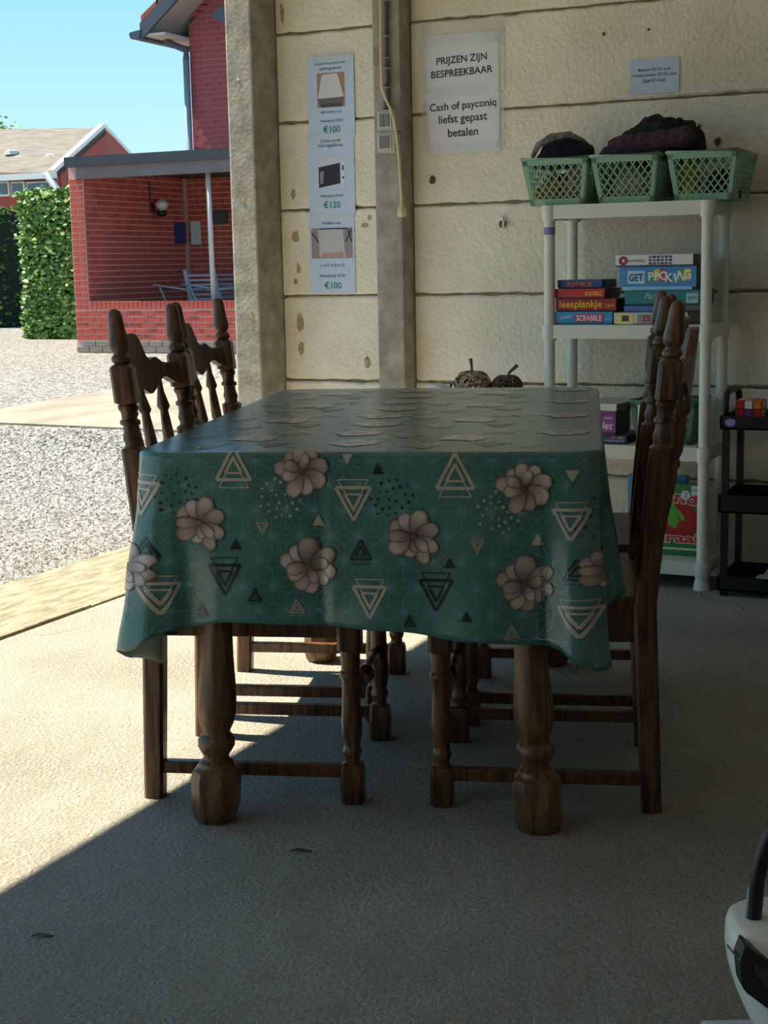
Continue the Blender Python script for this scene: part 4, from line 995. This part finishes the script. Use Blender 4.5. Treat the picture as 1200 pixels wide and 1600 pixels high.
deco(t, R_(-.105, -.045, .022, .066), (190, 215, 235)); text(t, 'GET', flat((30, 60, 120)), w=.05, h=.026, bold=.02, loc=(-.075, -.0016, .043))
deco(t, R_(-.125, .12, .0, .012), (150, 200, 230))
for k, (c, bgc) in enumerate(zip('PACKING', ((60, 150, 80), (225, 180, 50), (200, 60, 60), (60, 110, 190), (70, 160, 200), (90, 170, 90), (230, 190, 60)))):
    x = -.022 + k * .021; zz = .046 + .006 * math.sin(k * 1.3); tl = .25 * math.sin(k * 2.1)
    deco(t, [(x + .014 * math.cos(a + tl) * 1.2, zz + .027 * math.sin(a + tl)) for a in (.8, 2.35, 3.95, 5.5)], bgc, -.0012 - .0001 * k); text(t, c, M_white, h=.03, bold=.03, loc=(x, -.0022 - .0001 * k, zz), tilt=tl)
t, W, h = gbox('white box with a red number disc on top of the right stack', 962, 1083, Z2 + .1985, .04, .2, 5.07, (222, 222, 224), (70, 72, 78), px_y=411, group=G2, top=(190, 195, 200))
deco(t, [(-.108 + .016 * math.cos(a * PI / 8), .02 + .016 * math.sin(a * PI / 8)) for a in range(16)], (150, 30, 40)); text(t, '4', M_white, h=.016, bold=.03, loc=(-.108, -.0016, .02)); text(t, 'connectez', M_ink, w=.06, loc=(-.063, -.0016, .02))
for i in range(6):
    for j in range(3): deco(t, R_(-.018 + i * .014, -.008 + i * .014, .006 + j * .011, .014 + j * .011), ((40, 50, 120), (150, 40, 60), (60, 130, 110))[(i + j) % 3])
# third shelf
Z3 = zs[2]; G3 = 'things on the third shelf'
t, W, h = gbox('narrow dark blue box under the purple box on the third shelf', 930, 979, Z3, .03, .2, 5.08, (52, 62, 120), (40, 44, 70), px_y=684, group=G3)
text(t, 'COMMUNICATE', M_white, w=.07, loc=(.012, -.0016, .011)); deco(t, R_(.0, .02, .018, .027), (160, 80, 90)); deco(t, R_(.025, .045, .018, .027), (170, 120, 60))
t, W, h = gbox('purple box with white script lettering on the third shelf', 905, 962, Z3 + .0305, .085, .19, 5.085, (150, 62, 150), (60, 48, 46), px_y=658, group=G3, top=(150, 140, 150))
text(t, 'Pikolet', M_white, w=.105, loc=(.005, -.0016, .034), italic=.25, bold=.01); text(t, 'mini', M_white, w=.03, loc=(.04, -.0016, .062))
t, W, h = gbox('flat greyish white box lying on the purple box', 900, 965, Z3 + .1165, .027, .24, 5.07, (198, 202, 190), (128, 120, 108), px_y=626, group=G3, top=(190, 188, 178), rz=-.14)
# fourth shelf: standing boxes
Z4 = zs[3]; G4 = 'boxes standing on the lowest shelf'
a, b = ony(1002, 800, 5.16), ony(1096, 800, 5.16); W = b.x - a.x; Hb = ony(1060, 757, 5.16).z - Z4
t = thing('board_game_box', 'green game box with a green hand on red, standing on the lowest shelf', 'game box', ((a.x + b.x) / 2, 5.16, Z4 + .0005), 0, G4)
mb = MB(); mb.box((-W / 2, 0, 0), (W / 2, .055, Hb)); mb.build('lid', flat((40, 130, 60), .35), t, bevel=.0015)
deco(t, [(.022 + .075 * math.cos(k * PI / 14), Hb * .5 + .075 * math.sin(k * PI / 14) + .008 * math.sin(k * 1.7)) for k in range(28)], (170, 24, 30))
for pts, r in (([(-.03, .19), (-.005, .16), (.0, .145)], .016), ([(.0, .15), (.012, .125), (.013, .11)], .0085), ([(-.012, .15), (.0, .12), (.004, .095)], .009), ([(.012, .155), (.03, .135), (.034, .122)], .0075), ([(-.018, .15), (-.018, .125), (-.008, .1)], .0075)):
    mb = MB(); mb.tube([(x + .01, -.001, z * Hb / .245) for x, z in pts], r, 10); hnd = mb.build('printed_hand', flat((96, 170, 60), .35), t, smooth=True); hnd.scale = (1, .06, 1); hnd.location.y = -.0012
text(t, 'hand', flat((200, 40, 44)), w=.16, h=.045, bold=.03, loc=(.015, -.0024, Hb * .83), tilt=-.1); text(t, 'draai', flat((200, 40, 44)), w=.16, h=.036, bold=.03, loc=(.02, -.0024, Hb * .25)); text(t, 'hand', M_white, w=.166, h=.05, bold=.06, loc=(.015, -.0018, Hb * .83), tilt=-.1); text(t, 'draai', M_white, w=.166, h=.041, bold=.06, loc=(.02, -.0018, Hb * .25))
deco(t, R_(-.09, .1, Hb * .08, Hb * .11), (200, 220, 200), -.0018)
deco(t, [(.052 + .017 * math.cos(k * PI / 9), Hb * .855 + .017 * math.sin(k * PI / 9)) for k in range(18)], (215, 222, 228), -.003, 'sticker'); text(t, '3', flat((60, 80, 110)), h=.018, loc=(.052, -.0036, Hb * .855))
deco(t, R_(.072, .098, Hb * .86, Hb * .99), (220, 224, 228), -.0028); text(t, 'IWE', flat((40, 80, 90)), w=.022, loc=(.086, -.0034, Hb * .93))
a, b = ony(981, 800, 5.24), ony(1072, 800, 5.24); W = b.x - a.x; Hc = ony(1060, 745, 5.24).z - Z4
t = thing('board_game_box', 'light blue box standing behind the green game box', 'game box', ((a.x + b.x) / 2, 5.235, Z4 + .0005), 0, G4)
mb = MB(); mb.box((-W / 2, 0, 0), (W / 2, .05, Hc)); mb.build('lid', flat((40, 150, 205), .35), t, bevel=.0015); mb = MB(); mb.box((-W / 2 + .004, .05, .004), (W / 2 - .004, .06, Hc - .004)); mb.build('tray', M_white, t)
deco(t, R_(-W / 2 + .012, -W / 2 + .05, .02, Hc - .07), (225, 230, 235))

# ------------------------------------------------------------------ green lattice baskets
M_bk = mat('sage_green_plastic', (134, 172, 146), .45, var=.05); M_bk_shade = mat('shaded_green_plastic', (84, 122, 100), .45, var=.05)  # second tone: same green plastic with the shelf's shade put into its colour
def basket(label, loc, rz, wt, dt, h, m, taper=.8, nx=8, ny=3.2, group='green lattice baskets'):
    t = thing('lattice_basket', label, 'basket', loc, rz, group); wb_, db_ = wt * taper, dt * taper
    top = [(-wt / 2, -dt / 2), (wt / 2, -dt / 2), (wt / 2, dt / 2), (-wt / 2, dt / 2)]; bot = [(-wb_ / 2, -db_ / 2), (wb_ / 2, -db_ / 2), (wb_ / 2, db_ / 2), (-wb_ / 2, db_ / 2)]
    H0, H1 = .022, h - .022
    for k in range(4):
        A, B, Cc, D = (Vector((*bot[k], 0)), Vector((*bot[(k + 1) % 4], 0)), Vector((*top[(k + 1) % 4], h)), Vector((*top[k], h)))
        Pq = lambda s_, q: A.lerp(B, s_).lerp(D.lerp(Cc, s_), q)
        nn = nx if k % 2 == 0 else int(nx * dt / wt); mb = MB(); nrm = (B - A).cross(D - A).normalized()
        s0, s1, q0, q1 = .06, .94, H0 / h, H1 / h; run = 3.3 / nn
        for dirn in (1, -1):
            for i in range(-6, nn + 7):
                sa, sb = (i / nn, i / nn + run * dirn); qa, qb = q0, q1
                # clip in s
                def cut(sx, qx, sy, qy):
                    if (sx < s0 and sy < s0) or (sx > s1 and sy > s1): return None
                    for lim in (s0, s1):
                        if (sx - lim) * (sy - lim) < 0:
                            f_ = (lim - sx) / (sy - sx); mid = (lim, qx + (qy - qx) * f_)
                            if sx < s0 or sx > s1: sx, qx = mid
                            else: sy, qy = mid
                    return sx, qx, sy, qy
                r_ = cut(sa, qa, sb, qb)
                if r_ and abs(r_[3] - r_[1]) > .02: mb.bar(Pq(r_[0], r_[1]), Pq(r_[2], r_[3]), .0045, .004, nrm)
        for q_ in ((0, q0), (q1, 1)):
            rr_ = [[Pq(s_, q) + nrm * o for q, o in ((q_[0], 0), (q_[1], 0), (q_[1], .004), (q_[0], .004))] for s_ in (0, 1)]; mb.loft(rr_)
        for s_ in ((0, .07), (.93, 1)):
            rr_ = [[Pq(x, q) + nrm * o for x, o in ((s_[0], 0), (s_[1], 0), (s_[1], .004), (s_[0], .004))] for q in (0, 1)]; mb.loft(rr_)
        mb.build('lattice_side', m, t)
    mb = MB(); mb.box((-wb_ / 2, -db_ / 2, 0), (wb_ / 2, db_ / 2, .004)); mb.build('base', m, t)
    mb = MB(); c_ = [Vector((x * 1.02, y_ * 1.02, h)) for x, y_ in top]; mb.tube([c_[0], c_[1], c_[2], c_[3]], .006, 8, closed=True); mb.build('rim', m, t, smooth=True)
    return t
def bpos(pl, pr, py, Y): a, b = ony(pl, py, Y), ony(pr, py, Y); return (a.x + b.x) / 2, b.x - a.x
ZT = zs[0] + .001; BH = .158
B = []
for pl, pr, lb, m in ((816, 918, 'sage green lattice basket with dark blue textiles, leftmost on the rack top', M_bk), (924, 1028, 'sage green lattice basket with cream cloth, middle of the rack top', M_bk), (1043, 1152, 'sage green lattice basket nearly empty, rightmost on the rack top', M_bk)):
    x, w_ = bpos(pl, pr, 245, 5.045); basket(lb, (x, 5.045 + .16, ZT), 0, w_, .32, BH, m); B.append((x, w_))
x, w_ = bpos(985, 1086, 625, 5.1); basket('green lattice basket in a shaded tone with a white paper on the third shelf', (x, 5.1 + .115, Z3 + .001), 0, w_, .22, .15, M_bk_shade)
a = ony(1003, 646, 5.075)
mb = MB(); mb.box((-.014, -.0005, -.05), (.014, .0005, .03)); o = mb.build('paper_tag', M_paper); o.location = (a.x, 5.072, a.z); tag(o, 'white paper tag hanging on the shade-toned green basket', 'paper tag')

def heap(name, label, cat, loc, rx, ry, h, m, seed, fold=.25, n=44, k=18, rz=0, flat_=.0):
    mb = MB(); rings = []
    for j in range(k + 1):
        e = PI / 2 * j / k; ring = []
        for i in range(n):
            a = 2 * PI * i / n; v = Vector((math.cos(a) * math.cos(e), math.sin(a) * math.cos(e), math.sin(e)))
            d = 1 + fold * noise.noise(v * 2.2 + Vector((seed, 0, 0))) + fold * .5 * noise.noise(v * 6 + Vector((0, seed, 0))) + fold * .18 * math.sin(11 * noise.noise(v * 2 + Vector((0, 0, seed))))
            ring.append((v.x * rx * d, v.y * ry * d, max(0, v.z) ** .8 * h * d))
        rings.append(ring)
    mb.loft(rings[:-1] + [[(0 + .004 * math.cos(2 * PI * i / n), .004 * math.sin(2 * PI * i / n), h * .99) for i in range(n)]]); o = mb.build(name, m, smooth=True); o.location = loc; o.rotation_euler = (0, 0, rz)
    return tag(o, label, cat)
def knit(name, c, c2=None): return mat(name, c, .95, rgb2=c2 or tuple(int(v * .6) for v in c), scale=60, bump=.8, bscale=150)
# contents inside the baskets
heap('folded_cloth', 'mustard yellow cloth inside the leftmost green basket', 'cloth', (B[0][0] - .025, 5.16, ZT + .006), .07, .07, .1, knit('mustard', (226, 168, 52)), 1)
heap('folded_cloth', 'dusty pink cloth inside the leftmost green basket', 'cloth', (B[0][0] + .055, 5.14, ZT + .006), .045, .05, .14, knit('pink_knit', (200, 158, 150)), 2, .12)
heap('folded_cloth', 'cream knitted cloth inside the middle green basket', 'cloth', (B[1][0], 5.18, ZT + .006), .085, .09, .135, knit('cream_knit', (232, 220, 190)), 3, .1)
heap('folded_cloth', 'small yellow cloth inside the rightmost green basket', 'cloth', (B[2][0] - .055, 5.105, ZT + .006), .035, .035, .125, knit('yellow_knit', (205, 190, 50)), 4)
heap('folded_cloth', 'black cloth lying deep in the rightmost green basket', 'cloth', (B[2][0] + .04, 5.2, ZT + .006), .06, .1, .1, knit('black_knit', (30, 32, 36)), 14, .1)
# textiles piled above the rims
heap('scarf_pile', 'dark navy scarf heaped on the leftmost green basket', 'scarf', (B[0][0] - .005, 5.2, ZT + BH - .02), .108, .12, .1, knit('navy_knit', (30, 32, 56), (16, 16, 26)), 5, .12)
mb = MB(); cx = B[0][0]; pts = [(cx - .1, 5.1, ZT + BH + .012), (cx - .075, 5.09, ZT + BH + .05), (cx - .03, 5.1, ZT + BH + .077), (cx + .03, 5.12, ZT + BH + .084), (cx + .075, 5.15, ZT + BH + .062)]
mb.tube([Vector(p) - Vector((cx, 5.12, ZT + BH)) for p in pts], [.008, .012, .013, .011, .006], 10); o = mb.build('scarf_strip', knit('pale_knit', (186, 180, 178)), smooth=True); o.location = (cx, 5.12, ZT + BH); tag(o, 'pale grey scarf band curving over the navy scarf', 'scarf')
cx = (B[1][0] + B[2][0]) / 2
heap('scarf_pile', 'black woollen scarf heap spanning the middle and right baskets', 'scarf', (cx - .05, 5.22, ZT + BH - .012), .16, .12, .145, MATS['black_knit'], 6, .14)
heap('scarf_pile', 'dark grey knitted scarf on the middle green basket', 'scarf', (B[1][0] - .015, 5.13, ZT + BH - .015), .1, .07, .065, knit('grey_knit', (62, 60, 62)), 7, .12)
mb = MB(); a, b = ony(952, 230, 5.1), ony(1085, 212, 5.1); n = 14; pts = [a.lerp(b, i / n) for i in range(n + 1)]
mb.tube([p - a for p in pts], [.022, .03] + [.034 + .003 * math.sin(i * 2.1) for i in range(n - 3)] + [.036, .02], 14); o = mb.build('rolled_scarf', knit('plum_knit', (92, 62, 84), (50, 34, 48)), smooth=True); o.location = a; tag(o, 'plum purple rolled scarf lying across the two right baskets', 'scarf')

# ------------------------------------------------------------------ black trolley
cy0, cy1 = 4.99, 5.27
c0 = ony(1125, 655, cy0); cw = .42
ct = thing('trolley_cart', 'black three-tier trolley cart at the right edge beside the shelf rack', 'cart', (c0.x + cw / 2, (cy0 + cy1) / 2, 0))
hw, hd = cw / 2, (cy1 - cy0) / 2
tz = [ony(1130, 671, cy0).z, ony(1125, 801, cy0).z, .02]; th = [.045, .06, .05]
for z, hh in zip(tz, th):
    mb = MB(); mb.box((-hw, -hd, z), (hw, hd, z + .006))
    for a, b in (((-hw, -hd), (hw, -hd + .008)), ((-hw, hd - .008), (hw, hd)), ((-hw, -hd), (-hw + .008, hd)), ((hw - .008, -hd), (hw, hd))): mb.box((a[0], a[1], z), (b[0], b[1], z + hh))
    mb.build('tray', M_black, ct)
for sx_ in (-1, 1):
    for sy_ in (-1, 1):
        mb = MB(); mb.bar((sx_ * (hw - .018), sy_ * (hd - .02), 0), (sx_ * (hw - .018), sy_ * (hd - .02), tz[0] + .03), .022, .022, (0, 1, 0)); mb.build('upright', M_black, ct)
    ztop = ony(1140, 610, cy0 + .1).z; z = tz[0] + .03
    mb = MB(); mb.tube([(sx_ * (hw - .012), -hd + .03, z), (sx_ * (hw - .012), -hd + .03, ztop - .035), (sx_ * (hw - .012), -hd + .045, ztop - .01), (sx_ * (hw - .012), -hd + .075, ztop), (sx_ * (hw - .012), hd - .075, ztop), (sx_ * (hw - .012), hd - .045, ztop - .01), (sx_ * (hw - .012), hd - .03, ztop - .035), (sx_ * (hw - .012), hd - .03, z)], .011, 10); mb.build('handle', M_black, ct, smooth=True)
mb = MB(); mb.prism([(-hw + .035 + .018 * math.cos(k), tz[0] + .024 + .014 * math.sin(k)) for k in (0.2, .9, 1.6, 2.3, 3, 3.9, 4.7, 5.5)], -hd - .001, -hd + .001); mb.build('purple_sticker', flat((150, 130, 190)), ct)
# puzzle cube
a, b = ony(1149, 640, cy0 + .05), ony(1190, 640, cy0 + .05); S = b.x - a.x
t = thing('puzzle_cube', 'colour-squared puzzle cube on the top tray of the black trolley', 'puzzle cube', ((a.x + b.x) / 2, cy0 + .05 + S / 2, tz[0] + .0065))
mb = MB(); mb.box((-S / 2, -S / 2, 0), (S / 2, S / 2, S)); mb.build('body', M_black, t, bevel=.003)
CC = {'r': (200, 44, 40), 'w': (222, 220, 215), 'o': (226, 120, 40), 'g': (60, 150, 80), 'y': (225, 200, 70), 'p': (110, 70, 140), 'b': (50, 80, 160)}
q = S / 3
for fi, cols in enumerate(('rworprgob', 'owgyogrbo', 'oyowogyro')):
    for i in range(3):
        for j in range(3):
            c = flat(CC[cols[j * 3 + i]], .3); mb = MB(); u0, u1 = -S / 2 + i * q + .002, -S / 2 + (i + 1) * q - .002; v1, v0 = S - j * q - .002, S - (j + 1) * q + .002
            if fi == 0: mb.box((u0, -S / 2 - .0008, v0), (u1, -S / 2 + .001, v1))
            elif fi == 1: mb.box((S / 2 - .001, u0, v0), (S / 2 + .0008, u1, v1))
            else: mb.box((u0, -S / 2 + j * q + .002, S - .001), (u1, -S / 2 + (j + 1) * q - .002, S + .0008))
            mb.build('sticker', c, t)
mb = MB(); mb.box((-.07, -.05, 0), (.07, .05, .012)); o = mb.build('flat_pouch', mat('dark_teal_pouch', (30, 48, 50), .6, var=.2), bevel=.004); a = ony(1165, 778, cy0 + .1); o.location = (a.x + .05, cy0 + .12, tz[1] + .0065); tag(o, 'dark teal flat pouch on the middle tray of the trolley', 'pouch')
lab = MB(); lab.box((-.02, -.035, .0122), (.03, -.01, .0128)); l_ = lab.build('pouch_label', flat((120, 122, 120)), o)
for k, (x_, y_, z_, lb) in enumerate(((.02, -.02, 0, 'spiral notebook, lower of two in the bottom tray of the trolley'), (.05, .01, .0155, 'spiral notebook, upper of two in the bottom tray of the trolley'))):
    t = thing('spiral_notebook', lb, 'notebook', (c0.x + hw + x_ + .02, cy0 + hd + y_, tz[2] + .0065 + z_), .06 * k, 'notebooks in the trolley')
    mb = MB(); mb.box((-.15, -.1, .001), (.15, .1, .014)); mb.build('pages', M_paper, t, bevel=.001)
    for i in range(24): mb = MB(); mb.tube([(-.14 + i * .0122, -.1 + .007 * math.cos(a), .0075 + .0068 * math.sin(a)) for a in [PI * 2 * q_ / 8 for q_ in range(8)]], .001, 5, closed=True); mb.build('spiral_ring', mat('steel_wire', (80, 84, 90), .3, metal=1), t)

# ------------------------------------------------------------------ side table with wicker apples behind the dining table
az = ony(740, 627, 5.02).z
ax0, ax1 = ony(660, 620, 5.02).x, ony(830, 620, 5.02).x
t = thing('side_table', 'low wooden side table mostly hidden behind the dining table', 'table', ((ax0 + ax1) / 2, 5.05, 0))
mb = MB(); mb.box((-(ax1 - ax0) / 2, -.2, az - .02), ((ax1 - ax0) / 2, .2, az)); mb.build('tabletop', M_oak_t, t, bevel=.003)
for sx_ in (-1, 1):
    for sy_ in (-1, 1): mb = MB(); mb.box((sx_ * ((ax1 - ax0) / 2 - .03) - .018, sy_ * .17 - .018, 0), (sx_ * ((ax1 - ax0) / 2 - .03) + .018, sy_ * .17 + .018, az - .02)); mb.build('leg', M_oak_t, t)
def wicker(px, r, label, lean, cols, seed, Y=5.02):
    a = ony(px, 600, Y); t = thing('wicker_apple', label, 'ornament', (a.x, Y, az + .001), 0, 'wicker apples behind the table'); rd = random.Random(seed)
    for c, nn in zip(cols, (20, 14)):
        mb = MB()
        for k in range(nn):
            ax = Vector((rd.uniform(-1, 1), rd.uniform(-1, 1), rd.uniform(-.8, .8))).normalized(); u = ax.orthogonal().normalized(); v = ax.cross(u); off = ax * rd.uniform(-.35, .35); pts = []
            for i in range(28):
                q_ = 2 * PI * i / 28; p = (u * math.cos(q_) + v * math.sin(q_)) * math.sqrt(1 - off.length ** 2) + off; dip = 1 - .28 * math.exp(-((p.x ** 2 + p.y ** 2) / .12)) * (p.z > 0)
                p = p * (1 + .02 * math.sin(5 * q_ + k)); pts.append((p.x * r, p.y * r, (p.z * dip * .86 + .88) * r))
            mb.tube(pts, .0023 if nn == 20 else .0028, 5, closed=True)
        mb.build('wicker_weave', mat('wicker_%d' % c[0], c, .8, var=.3, scale=40), t, smooth=True)
    mb = MB(); z = 1.3 * r; mb.tube([(0, 0, z), (lean * .01, 0, z + .03), (lean * .04, 0, z + .055)] if lean else [(0, 0, z), (-.002, 0, z + .04), (-.006, 0, z + .068)], [.004, .005, .007], 8); mb.build('stem', mat('twig', (96, 88, 70), .8), t, smooth=True)
wicker(738, .066, 'wicker apple with pale strands and upright stem behind the table', 0, ((120, 98, 74), (206, 188, 150)), 21)
wicker(792, .056, 'darker wicker apple with slanted stem behind the table', 1, ((84, 68, 54), (110, 90, 70)), 22, 5.06)
a = ony(680, 606, 5.0); mb = MB(); mb.loft([[(x, y_, z) for y_, z in ((-.04, 0), (.04, 0), (.04, hh), (-.04, hh))] for x, hh in ((-.045, .05), (-.02, .062), (.02, .052), (.045, .03))]); o = mb.build('white_packet', M_paper, auto=30); o.location = (a.x + .01, 5.02, az); tag(o, 'small white paper packet left of the wicker apples', 'packet')
a = ony(700, 600, 5.12); t = thing('twig_bundle', 'small bundle of grey twigs beside the wicker apples', 'twigs', (a.x, 5.14, az))
for k in range(5): mb = MB(); mb.tube([(-.05 + k * .022, .0, .004), (-.03 + k * .018, .01 * (k % 2), .03 + .012 * (k % 3))], .005, 6); mb.build('twig', MATS['twig'], t)

# ------------------------------------------------------------------ white appliance at the lower right edge
M_shell = mat('white_shell_plastic', (222, 220, 208), .35); M_edge = mat('grey_edge', (150, 158, 166), .4)
vd = 1.95
def vpt(px, py, d=vd): return CP + ray(px, py) * d
q0 = vpt(1236, 1500)
vc = thing('white_appliance', 'white plastic appliance with black recess and black arched handle at lower right', 'appliance', (q0.x, q0.y, 0), YAW)
zt = vpt(1170, 1428).z; zb = .02; scl = vd / FPX; HWd = 104 * scl
LB, DP = .5, .075
SE = [((1 if math.cos(a) > 0 else -1) * abs(math.cos(a)) ** .72, (1 if math.sin(a) > 0 else -1) * abs(math.sin(a)) ** .72) for a in [2 * PI * (i + .5) / 40 for i in range(40)]]
KP = ((0, .36), (.05, .44), (.3, .46), (.5, .62), (.6, .78), (.7, .91), (.8, .985), (.88, 1.0), (.95, .97), (.985, .92), (1.0, .84))
def kf(f_): return lerp_tab(KP, f_)
mb = MB(); mb.loft([[(x * HWd * k, y_ * DP * (k if f_ > .9 else 1) + LB * (zt - zb) * (f_ - 1), zb + (zt - zb) * f_) for x, y_ in SE] for f_, k in KP]); mb.build('shell', M_shell, vc, auto=50)
zr = zt - .075
RP = [(1163, 1474), (1215, 1512), (1260, 1530), (1260, 1600), (1200, 1576), (1166, 1551), (1158, 1540), (1154, 1500)]
def vloc(px, py, dp=None):
    Rm = Matrix.Rotation(-YAW, 3, 'Z'); o = Rm @ (CP - Vector((q0.x, q0.y, 0))); d = Rm @ ray(px, py)
    dp = DP if dp is None else dp
    t_ = (-dp - LB * zt - o.y + LB * o.z) / (d.y - LB * d.z); p = o + d * t_
    return p.x, p.z
RP = [vloc(*p) for p in RP]
sp_ = [vloc(*p) for p in ((1136, 1476, DP * .25), (1144, 1486, DP * .8), (1157, 1502, DP))]
mb = MB(); mb.tube([(x, -DP * f_ + LB * (z - zt), z) for (x, z), f_ in zip(sp_, (.27, .83, 1.02))], .0013, 6); mb.build('seam', flat((60, 60, 58)), vc)
mb = MB(); mb.loft([[(x, -DP + dy + LB * (z - zt), z) for x, z in RP] for dy in (.03, -.004)]); mb.build('recess', M_black, vc, bevel=.003)
RQ = [vloc(*p) for p in ((1176, 1500), (1250, 1535), (1250, 1570), (1196, 1540), (1180, 1522))]
mb = MB(); mb.loft([[(x, -DP + dy + LB * (z - zt), z) for x, z in RQ] for dy in (0, -.008)]); mb.build('grip', mat('dark_grey_grip', (46, 46, 46), .4), vc, bevel=.003)
hp = [(-.052, 0, zt - .02), (-.049, .0, zt + .02), (-.046, .0, zt + .06), (-.034, .0, zt + .105), (-.014, .0, zt + .138), (.01, 0, zt + .145), (.05, .0, zt + .13), (.07, .0, zt + .06), (.07, .0, zt - .02)]
def smooth_pts(P_, n=5):
    P_ = [Vector(p) for p in P_]; out = []
    for i in range(len(P_) - 1):
        p0, p1, p2, p3 = P_[max(i - 1, 0)], P_[i], P_[i + 1], P_[min(i + 2, len(P_) - 1)]
        for k in range(n):
            t_ = k / n; out.append(.5 * ((2 * p1) + (p2 - p0) * t_ + (2 * p0 - 5 * p1 + 4 * p2 - p3) * t_ ** 2 + (3 * p1 - p0 - 3 * p2 + p3) * t_ ** 3))
    return out + [P_[-1]]
mb = MB(); mb.tube(smooth_pts(hp), .0105, 12); mb.build('handle', M_black, vc, smooth=True)
mb = MB(); mb.tube([p + (p - Vector((0, 0, zt))).normalized() * .0085 for p in smooth_pts(hp)], .0038, 8); mb.build('handle_trim', M_edge, vc, smooth=True)
p_ = onz(1092, 1592, .02) - Vector((q0.x, q0.y, 0)); p_ = Matrix.Rotation(-YAW, 3, 'Z') @ p_
mb = MB(); mb.box((p_.x, p_.y - .2, 0), (p_.x + .3, p_.y, .02)); mb.build('base', mat('pale_blue_base', (196, 206, 224), .4), vc, bevel=.008)

# ------------------------------------------------------------------ dry leaves on the floor
for px, py, s_, lb in ((470, 1331, .022, 'small curled dry leaf on the shaded floor in front of the table'), (66, 1464, .02, 'small dry leaf on the shaded floor near the left edge')):
    p = onz(px, py); mb = MB(); rings = []
    for i in range(9):
        f_ = i / 8; w_ = .3 * math.sin(PI * f_) * (1 + .35 * math.sin(i * 2.3)) + .02; x_ = -s_ + 2 * s_ * f_; b_ = .0015 * math.sin(f_ * 5) + .0012; c_ = .12 * s_ * math.sin(f_ * 4)
        rings.append([(x_, c_ - w_ * s_, b_ + .003), (x_, c_, b_ + .0006), (x_, c_ + w_ * s_, b_ + .002), (x_, c_, b_)])
    mb.loft(rings); o = mb.build('dry_leaf', mat('dry_leaf_brown', (100, 88, 74), .9), smooth=True); o.location = (p.x, p.y, 0); o.rotation_euler = (0, 0, .6); tag(o, lb, 'leaf')
